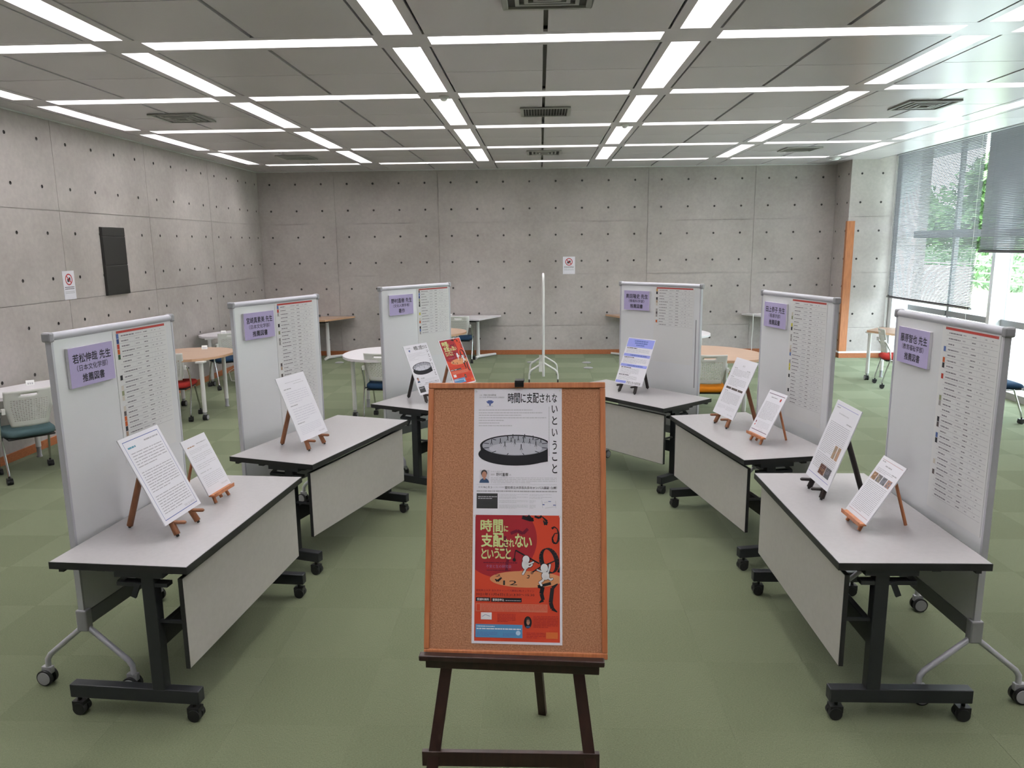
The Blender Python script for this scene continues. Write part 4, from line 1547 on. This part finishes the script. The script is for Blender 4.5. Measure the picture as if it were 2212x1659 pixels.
def make_back():
    b = MB()
    NU, NV = 18, 20
    us = [-1 + 2 * i / NU for i in range(NU + 1)]
    vs = [j / NV for j in range(NV + 1)]
    idx = {}

    def P(i, j):
        if (i, j) not in idx:
            idx[(i, j)] = len(b.v)
            b.v.append(tuple(back_point(us[i], vs[j])))
        return idx[(i, j)]

    def face(f):
        b.f.append(tuple(f))
        b.s.append(True)
        b.m.append(0)
    for i in range(NU):
        for j in range(NV):
            q = [P(i, j), P(i + 1, j), P(i + 1, j + 1), P(i, j + 1)]
            slot = j == NV - 3 and 6 <= i <= 11
            if slot:
                continue
            hole = 2 <= i < NU - 2 and 3 <= j < NV - 5
            if hole:
                o = len(b.v)
                e = .20 if (i + j) % 2 else .27
                du, dv = us[1] - us[0], vs[1] - vs[0]
                for (a, c) in ((e, e), (1 - e, e), (1 - e, 1 - e), (e, 1 - e)):
                    sk = .12 if j % 2 else -.12
                    b.v.append(tuple(back_point(us[i] + du * (a + sk * (c - .5)), vs[j] + dv * c)))
                for k in range(4):
                    l = (k + 1) % 4
                    face((q[k], q[l], o + l, o + k))
            else:
                face(q)
    me = b.mesh('backrest', WHITEPL)
    bm = bmesh.new()
    bm.from_mesh(me)
    bm.normal_update()
    bmesh.ops.solidify(bm, geom=list(bm.faces), thickness=.006)
    bm.to_mesh(me)
    bm.free()
    return me


def make_seat(m):
    b = MB()
    n = 40
    prof = [(.90, .385), (.98, .392), (1.0, .408), (.99, .428), (.93, .441), (.75, .447), (.4, .445)]
    rings = []
    for (s, z) in prof:
        ring = []
        for k in range(n):
            a = 2 * PI * k / n
            c, d = math.cos(a), math.sin(a)
            e = .42
            x = math.copysign(abs(c) ** e, c) * .205 * s
            y = math.copysign(abs(d) ** e, d) * .215 * s
            x *= 1 + .06 * (y / .215)
            dz = -.022 * max(0, (y - .11) / .1) ** 2 if z > .40 else 0
            ring.append((x, y + .015, z + dz))
        rings.append(ring)
    vs = [p for r in rings for p in r]
    fs = []
    for i in range(len(rings) - 1):
        for k in range(n):
            a, c = i * n + k, i * n + (k + 1) % n
            fs.append((a, c, c + n, a + n))
    fs.append(tuple(range(n))[::-1])
    fs.append(tuple((len(rings) - 1) * n + k for k in range(n)))
    b.add(vs, fs, True)
    return b.mesh('seat', m)


BACK_ME = make_back()
SEATC = {'teal': (.065, .110, .118), 'red': (.42, .035, .030), 'blue': (.014, .040, .085), 'orange': (.52, .17, .008)}
SEAT_ME = {k: make_seat(mat('seat_fabric_' + k, c, .85, spec=.2, bump=(300, .3, .001))) for k, c in SEATC.items()}
PAN_ME = MB().box(-.18, .18, -.17, .19, .366, .386).mesh('seat_pan', RUBBER, bevel=.008)


def cleg(pts, r):
    return MB().tube(pts, r, 10).mesh('leg', CHROME)


LEGS = []
for s in (-1, 1):
    LEGS.append(cleg([(s * .213, -.203, .075), (s * .213, -.195, .12), (s * .220, -.120, .40), (s * .220, -.135, .52), (s * .218, -.188, .620), (s * .206, -.203, .634)], .0095))
    LEGS.append(cleg([(s * .200, .200, .075), (s * .200, .192, .12), (s * .190, .10, .372), (s * .194, -.02, .376), (s * .219, -.123, .385)], .0095))
CAS = MB()
twin_caster(CAS, 0, 0, .025, .020)
CAS_ME = CAS.mesh('caster', RUBBER)
ARM_ME = [MB().box(s * .194 - .014, s * .194 + .014, -.215, -.185, .605, .655).mesh('back_bracket', WHITEPL, bevel=.004) for s in (-1, 1)]


def chair(x, y, rz, seat, label):
    t = thing('rolling_chair', label, 'chair', (x, y, 0), R(rz), 'white perforated chairs around the study tables')
    link('backrest', BACK_ME, t)
    link('seat', SEAT_ME[seat], t)
    link('seat_pan', PAN_ME, t)
    for m_ in LEGS:
        link('leg', m_, t)
    for m_ in ARM_ME:
        link('back_bracket', m_, t)
    for (cx, cy) in ((-.213, -.203), (.213, -.203), (-.200, .200), (.200, .200)):
        c = link('caster', CAS_ME, t)
        c.location = (cx, cy, 0)
    return t


chair(-4.51, 6.25, 48, 'teal', 'white chair with teal seat by the left wall, nearest the camera')
chair(-4.25, 8.44, 8, 'red', 'white chair with red seat at the tan table left of the second whiteboard')
chair(-4.47, 10.45, 44, 'blue', 'white chair at the far left wall table, half hidden by a whiteboard')
chair(-4.14, 12.70, 4, 'red', 'red-seated chair at the back left wall table, barely showing beside a whiteboard')
chair(-1.76, 8.38, -5, 'blue', 'white chair with navy seat at the round white table')
chair(-1.36, 12.70, -2, 'blue', 'white chair with navy seat in front of the white back wall table')
chair(1.80, 8.12, -4, 'orange', 'white chair with orange seat at the tan table on the right')
chair(4.83, 10.28, -101, 'red', 'white chair with red seat near the pillar and window')
chair(4.97, 8.28, -90, 'blue', 'chair with blue seat right by the window at the picture edge')


# ================================================================== study tables
def smooth_poly(pts, it=2):
    for _ in range(it):
        out = []
        for i in range(len(pts)):
            a, b = pts[i], pts[(i + 1) % len(pts)]
            out.append((a[0] * .75 + b[0] * .25, a[1] * .75 + b[1] * .25))
            out.append((a[0] * .25 + b[0] * .75, a[1] * .25 + b[1] * .75))
        pts = out
    return pts


def study_table(pts, legs, tan, label, it=3, h=.72, name='study_table'):
    cx = sum(p[0] for p in pts) / len(pts)
    cy = sum(p[1] for p in pts) / len(pts)
    t = thing(name, label, 'table', (cx, cy, 0), 0, 'study tables around the room')
    loc = [(p[0] - cx, p[1] - cy) for p in pts]
    ar = sum(a[0] * b[1] - b[0] * a[1] for a, b in zip(loc, loc[1:] + loc[:1]))
    if ar < 0:
        loc = loc[::-1]
    sp = smooth_poly(loc, it) if it else loc
    MB().prism(sp, h - .028, h, TAN if tan else WTOP, TANEDGE if tan else WTOP).build('tabletop', None, t)
    for (lx, ly, kind) in legs:
        lx, ly = lx - cx, ly - cy
        MB().tube([(lx, ly, .10), (lx, ly, h - .045)], .024, 16).build('leg', WHITEPOLE, t)
        MB().box(lx - .045, lx + .045, ly - .045, ly + .045, h - .045, h - .028).build('mount_plate', WHITEPOLE, t)
        if kind == 'c':
            b = MB()
            for s in (-1, 1):
                b.cyl((lx + s * .016, ly + .01, .036), .036, .016, 'x', 20, RUBBER)
                b.cyl((lx + s * .026, ly + .01, .036), .026, .004, 'x', 20, GREYWHEEL)
            b.cyl((lx, ly, .085), .016, .03, 'z', 12, GREYWHEEL)
            b.build('caster', None, t)
        else:
            MB().tube([(lx, ly, 0), (lx, ly, .012), (lx, ly, .012), (lx, ly, .10)], [.026, .026, .020, .020], 14).build('foot', GREYWHEEL, t)
    return t


study_table([(-4.955, 6.72), (-4.55, 7.32), (-3.95, 6.80), (-4.60, 6.10), (-4.86, 5.92), (-4.955, 6.1)], [(-4.832, 6.83, 'f'), (-4.35, 7.0, 'f')], False, 'white table touching the left wall behind the teal chair', 1)
study_table([(-3.84, 8.26), (-3.66, 8.92), (-3.98, 9.36), (-4.55, 9.30), (-4.78, 8.80), (-4.52, 8.24)], [(-3.87, 8.33, 'c'), (-3.945, 9.12, 'f'), (-4.50, 8.46, 'f'), (-4.50, 9.12, 'c')], True, 'tan curved table on white legs near the left wall', 2)
study_table([(-4.96, 10.86), (-4.965, 10.62), (-4.72, 10.40), (-4.25, 10.72), (-4.05, 11.15), (-4.40, 11.55), (-4.80, 11.20)], [(-4.725, 10.50, 'c'), (-4.30, 11.2, 'f')], False, 'white table against the far left wall beyond the tan one', 2)
study_table([(-2.36, 8.62), (-2.10, 8.16), (-1.55, 8.15), (-1.18, 8.60), (-1.25, 9.15), (-1.75, 9.38), (-2.22, 9.20)], [(-2.15, 8.44, 'c'), (-2.135, 9.05, 'f'), (-1.40, 8.45, 'f'), (-1.42, 9.05, 'c')], False, 'round white table behind the third whiteboard of the left row', 3)
study_table([(-1.03, 10.92), (-1.25, 10.45), (-1.85, 10.40), (-2.15, 10.95), (-1.80, 11.45), (-1.22, 11.38)], [(-1.25, 10.62, 'c'), (-1.25, 11.2, 'f'), (-1.95, 10.9, 'f')], True, 'tan rounded table glimpsed right of the left rear whiteboard', 3)
study_table([(2.42, 10.62), (2.26, 10.15), (1.75, 10.05), (1.38, 10.60), (1.62, 11.15), (2.20, 11.12)], [(2.20, 10.36, 'c'), (1.62, 10.5, 'f'), (2.05, 10.95, 'f')], False, 'white rounded table far behind the right rear whiteboard', 3)
study_table([(2.56, 8.55), (2.38, 8.00), (1.80, 7.98), (1.20, 8.30), (1.22, 8.95), (1.75, 9.32), (2.30, 9.12)], [(2.27, 8.30, 'f'), (1.45, 8.3, 'c'), (1.5, 8.95, 'f'), (2.2, 8.9, 'c')], True, 'tan curved table behind the orange chair on the right', 3)
study_table([(4.61, 10.74), (4.95, 11.12), (5.62, 10.75), (5.40, 10.12), (4.80, 10.22)], [(4.665, 10.76, 'c'), (4.97, 11.0, 'f'), (5.45, 10.6, 'f')], True, 'tan table in front of the window blind near the pillar', 0)


def wall_table(xl, xr, tan, label, ends):
    """trapezoid table with its long side on the back wall and splayed feet"""
    t = thing('wall_table', label, 'table', ((xl + xr) / 2, 13.14, 0), 0, 'trapezoid tables along the back wall')
    w = (xr - xl) / 2
    fy, by = 12.765 - 13.14, 13.485 - 13.14
    pts = [(-w + .345, fy), (w - .345, fy), (w, by), (-w, by)]
    MB().prism(pts, .692, .72, TAN if tan else WTOP, TANEDGE if tan else WTOP).build('tabletop', None, t)
    for s in ends:
        px, py = s * (w - .39), 13.03 - 13.14
        MB().tube([(px, py, .03), (px, py, .665)], [.034, .030], 14).build('leg', WHITEPOLE, t)
        MB().tube([(px - s * .030, py - .115, .022), (px, py, .040), (px + s * .28, py + .42, .022)], [.024, .030, .020], 10).build('foot', WHITEPOLE, t)
        MB().box(px - .13, px + .03, py - .05, py + .06, .655, .691).build('mount_plate', RUBBER, t)
    MB().box(-w + .42, w - .42, -.10, -.05, .64, .69).build('under_rail', DARKST, t)
    return t


wall_table(-4.84, -3.35, True, 'tan trapezoid table on the back wall at the far left', (-1, 1))
wall_table(-2.19, -.70, False, 'white trapezoid table on the back wall, left of the rolling board', (-1, 1))
wall_table(1.17, 2.66, True, 'tan trapezoid table on the back wall behind the right rear whiteboard', (-1, 1))
wall_table(3.575, 5.065, False, 'white trapezoid table on the back wall near the pillar, with a cable', (-1, 1))

# white cable over the edge of the right wall table
cw = thing('white_cable', 'white cable hanging from the white table near the pillar', 'cable', (3.70, 13.3, 0))
_p = [(.42, -.10, .724), (.26, -.02, .727), (.18, -.09, .728), (.10, .04, .726), (.02, -.03, .724), (-.012, -.16, .722)]
_q = [(-.03, -.215, .70), (-.028, -.22, .5), (-.040, -.22, .3), (-.036, -.225, .12), (-.05, -.23, .006)]
MB().tube(_p + _q, .006, 6).build('cable', WHITEPL, cw)
cw2 = thing('white_cable', 'thin white cable curled on the floor under the far left wall table', 'cable', (-4.5, 10.9, 0))
MB().tube([(.0, .3, .06), (-.1, .25, .2), (-.2, .12, .12), (-.12, .0, .006), (.02, -.05, .006), (.12, .02, .05), (.06, .15, .2)], .005, 6).build('cable', WHITEPL, cw2)


# number tags on the tables
def tagbox(x, y, rz, lab, dark=False):
    t = thing('table_tag', lab, 'tag', (x, y, .7205), R(rz), 'small tags on the study tables')
    t.scale = (.75, .75, .75)
    b = MB().add([(-.045, -.03, 0), (.045, -.03, 0), (.045, .03, 0), (-.045, .03, 0), (-.045, .018, .055), (.045, .018, .055), (-.045, .028, .055), (.045, .028, .055)],
                 [(0, 3, 2, 1), (0, 1, 5, 4), (2, 3, 6, 7), (4, 5, 7, 6), (1, 2, 7, 5), (3, 0, 4, 6)])
    b.build('holder', DARKST if dark else WHITEPL, t)
    if not dark:
        d = MB()
        for k in range(3):
            x0 = -.030 + .022 * k
            d.add([(x0, -.0218, .0085), (x0 + .016, -.0218, .0085), (x0 + .016, -.004, .029), (x0, -.004, .029)], [(0, 1, 2, 3)])
        for i, v in enumerate(d.v):
            d.v[i] = (v[0], v[1] - .0015, v[2] + .0008)
        d.build('marking', INKG, t)


tagbox(-4.77, 6.74, 38, 'small white tag on the white table by the teal chair')
tagbox(-4.20, 9.18, 20, 'small grey tag on the tan table near the left wall')
tagbox(-4.66, 10.85, 30, 'small white tag on the far left wall table')
tagbox(-1.60, 13.32, 10, 'small white tag on the white back wall table')
tagbox(-3.98, 13.36, 10, 'small dark tag on the tan back wall table', True)

# ================================================================== white rolling board seen edge-on
rb = thing('rolling_board', 'white rolling board seen edge-on in the middle of the room', 'partition board', (.045, 10.95, 0), R(-.2))
MB().box(-.014, .014, -.32, .32, .30, 1.40).build('panel', WHITEPL, rb, bevel=.004)
fr = MB()
fr.tube([(0, -.34, .10), (0, -.34, 1.42), (0, -.325, 1.49), (0, -.28, 1.53), (0, .28, 1.53), (0, .325, 1.49), (0, .34, 1.42), (0, .34, .10)], .019, 12)
fr.build('tube_frame', WHITEPOLE, rb)
for y in (-.34, .34):
    for s in (-1, 1):
        MB().tube([(0, y, .30), (s * .16, y, .20), (s * .195, y, .165), (s * .205, y, .12), (s * .205, y, .06)], .0145, 10).build('leg', WHITEPOLE, rb)
        b = MB()
        b.cyl((s * .205, y + .012, .028), .028, .020, 'x', 18)
        b.build('caster', RUBBER, rb)
    MB().box(-.065, -.015, y - .012, y + .012, .17, .31).build('stop_plate', WHITEPL, rb)


# ================================================================== things on the walls
def no_food_sign(loc, rz, w, h, label):
    t = thing('notice', label, 'notice', loc, (0, 0, rz), 'no food or drink notices on the walls')
    MB().box(-w / 2, w / 2, -.004, -.001, 0, h).build('paper', PAPER, t)
    p = Print(-.0046)
    cz, r = h * .70, w * .30
    red = mat('sign_red', (.50, .025, .03), .6)
    p.ell('symbol', 0, cz, r, r, red, 0, 32)
    p.ell('symbol', 0, cz, r * .80, r * .80, PAPER, 1, 32)
    p.poly('symbol', [(-r * .45, cz - r * .45), (0, cz - r * .45), (0, cz + r * .05), (-r * .22, cz + r * .25), (-r * .45, cz + r * .05)], INK, 2)
    p.poly('symbol', [(r * .08, cz - r * .42), (r * .38, cz - r * .42), (r * .45, cz + r * .35), (r * .02, cz + r * .35)], INK, 2)
    p.stroke('symbol', [(-r * .62, cz + r * .62), (r * .62, cz - r * .62)], r * .2, red, 3)
    for k, z in enumerate((.42, .36, .27, .22)):
        p.line('small_print', -w * .40, w * .40, h * z, h * (.022 if k < 2 else .014), INK if k < 2 else INKG, 1, w * .05)
    p.build(t)


no_food_sign((.514, YB - .0005, 1.438), 0, .215, .305, 'white no food notice with red ring on the back wall')
no_food_sign((XL + .0005, 7.835, 1.44), PI / 2, .20, .30, 'white no food notice with red ring on the left wall')
wb = thing('wall_box', 'tall black metal box with three covers on the left wall', 'wall box', (XL, 8.735, 1.437))
for z0, z1 in ((0, .337), (.343, .665), (.671, .770)):
    MB().box(.004, .032, -.235, .235, z0, z1).build('cover', BLACKP, wb, bevel=.004)
MB().box(.0005, .022, -.238, .238, -.002, .772).build('frame', BLACKP, wb)

# floor outlets in the carpet
for (x, y, lab) in ((.775, 12.50, 'flat floor outlet right of the rolling board, closer to the back wall'), (.768, 11.95, 'flat floor outlet right of the rolling board, the nearer one'), (-.15, 12.57, 'flat floor outlet left of the rolling board'), (-3.45, 12.64, 'flat floor outlet near the tan back wall table')):
    t = thing('floor_outlet', lab, 'floor outlet', (x, y, 0), 0, 'flat outlets in the carpet')
    MB().lathe([(.075, .0005), (.075, .006), (.066, .010)], n=28).build('rim', SILVERD, t)
    MB().lathe([(.060, .0101), (.056, .0135)], n=28).build('lid', GREYWHEEL, t)
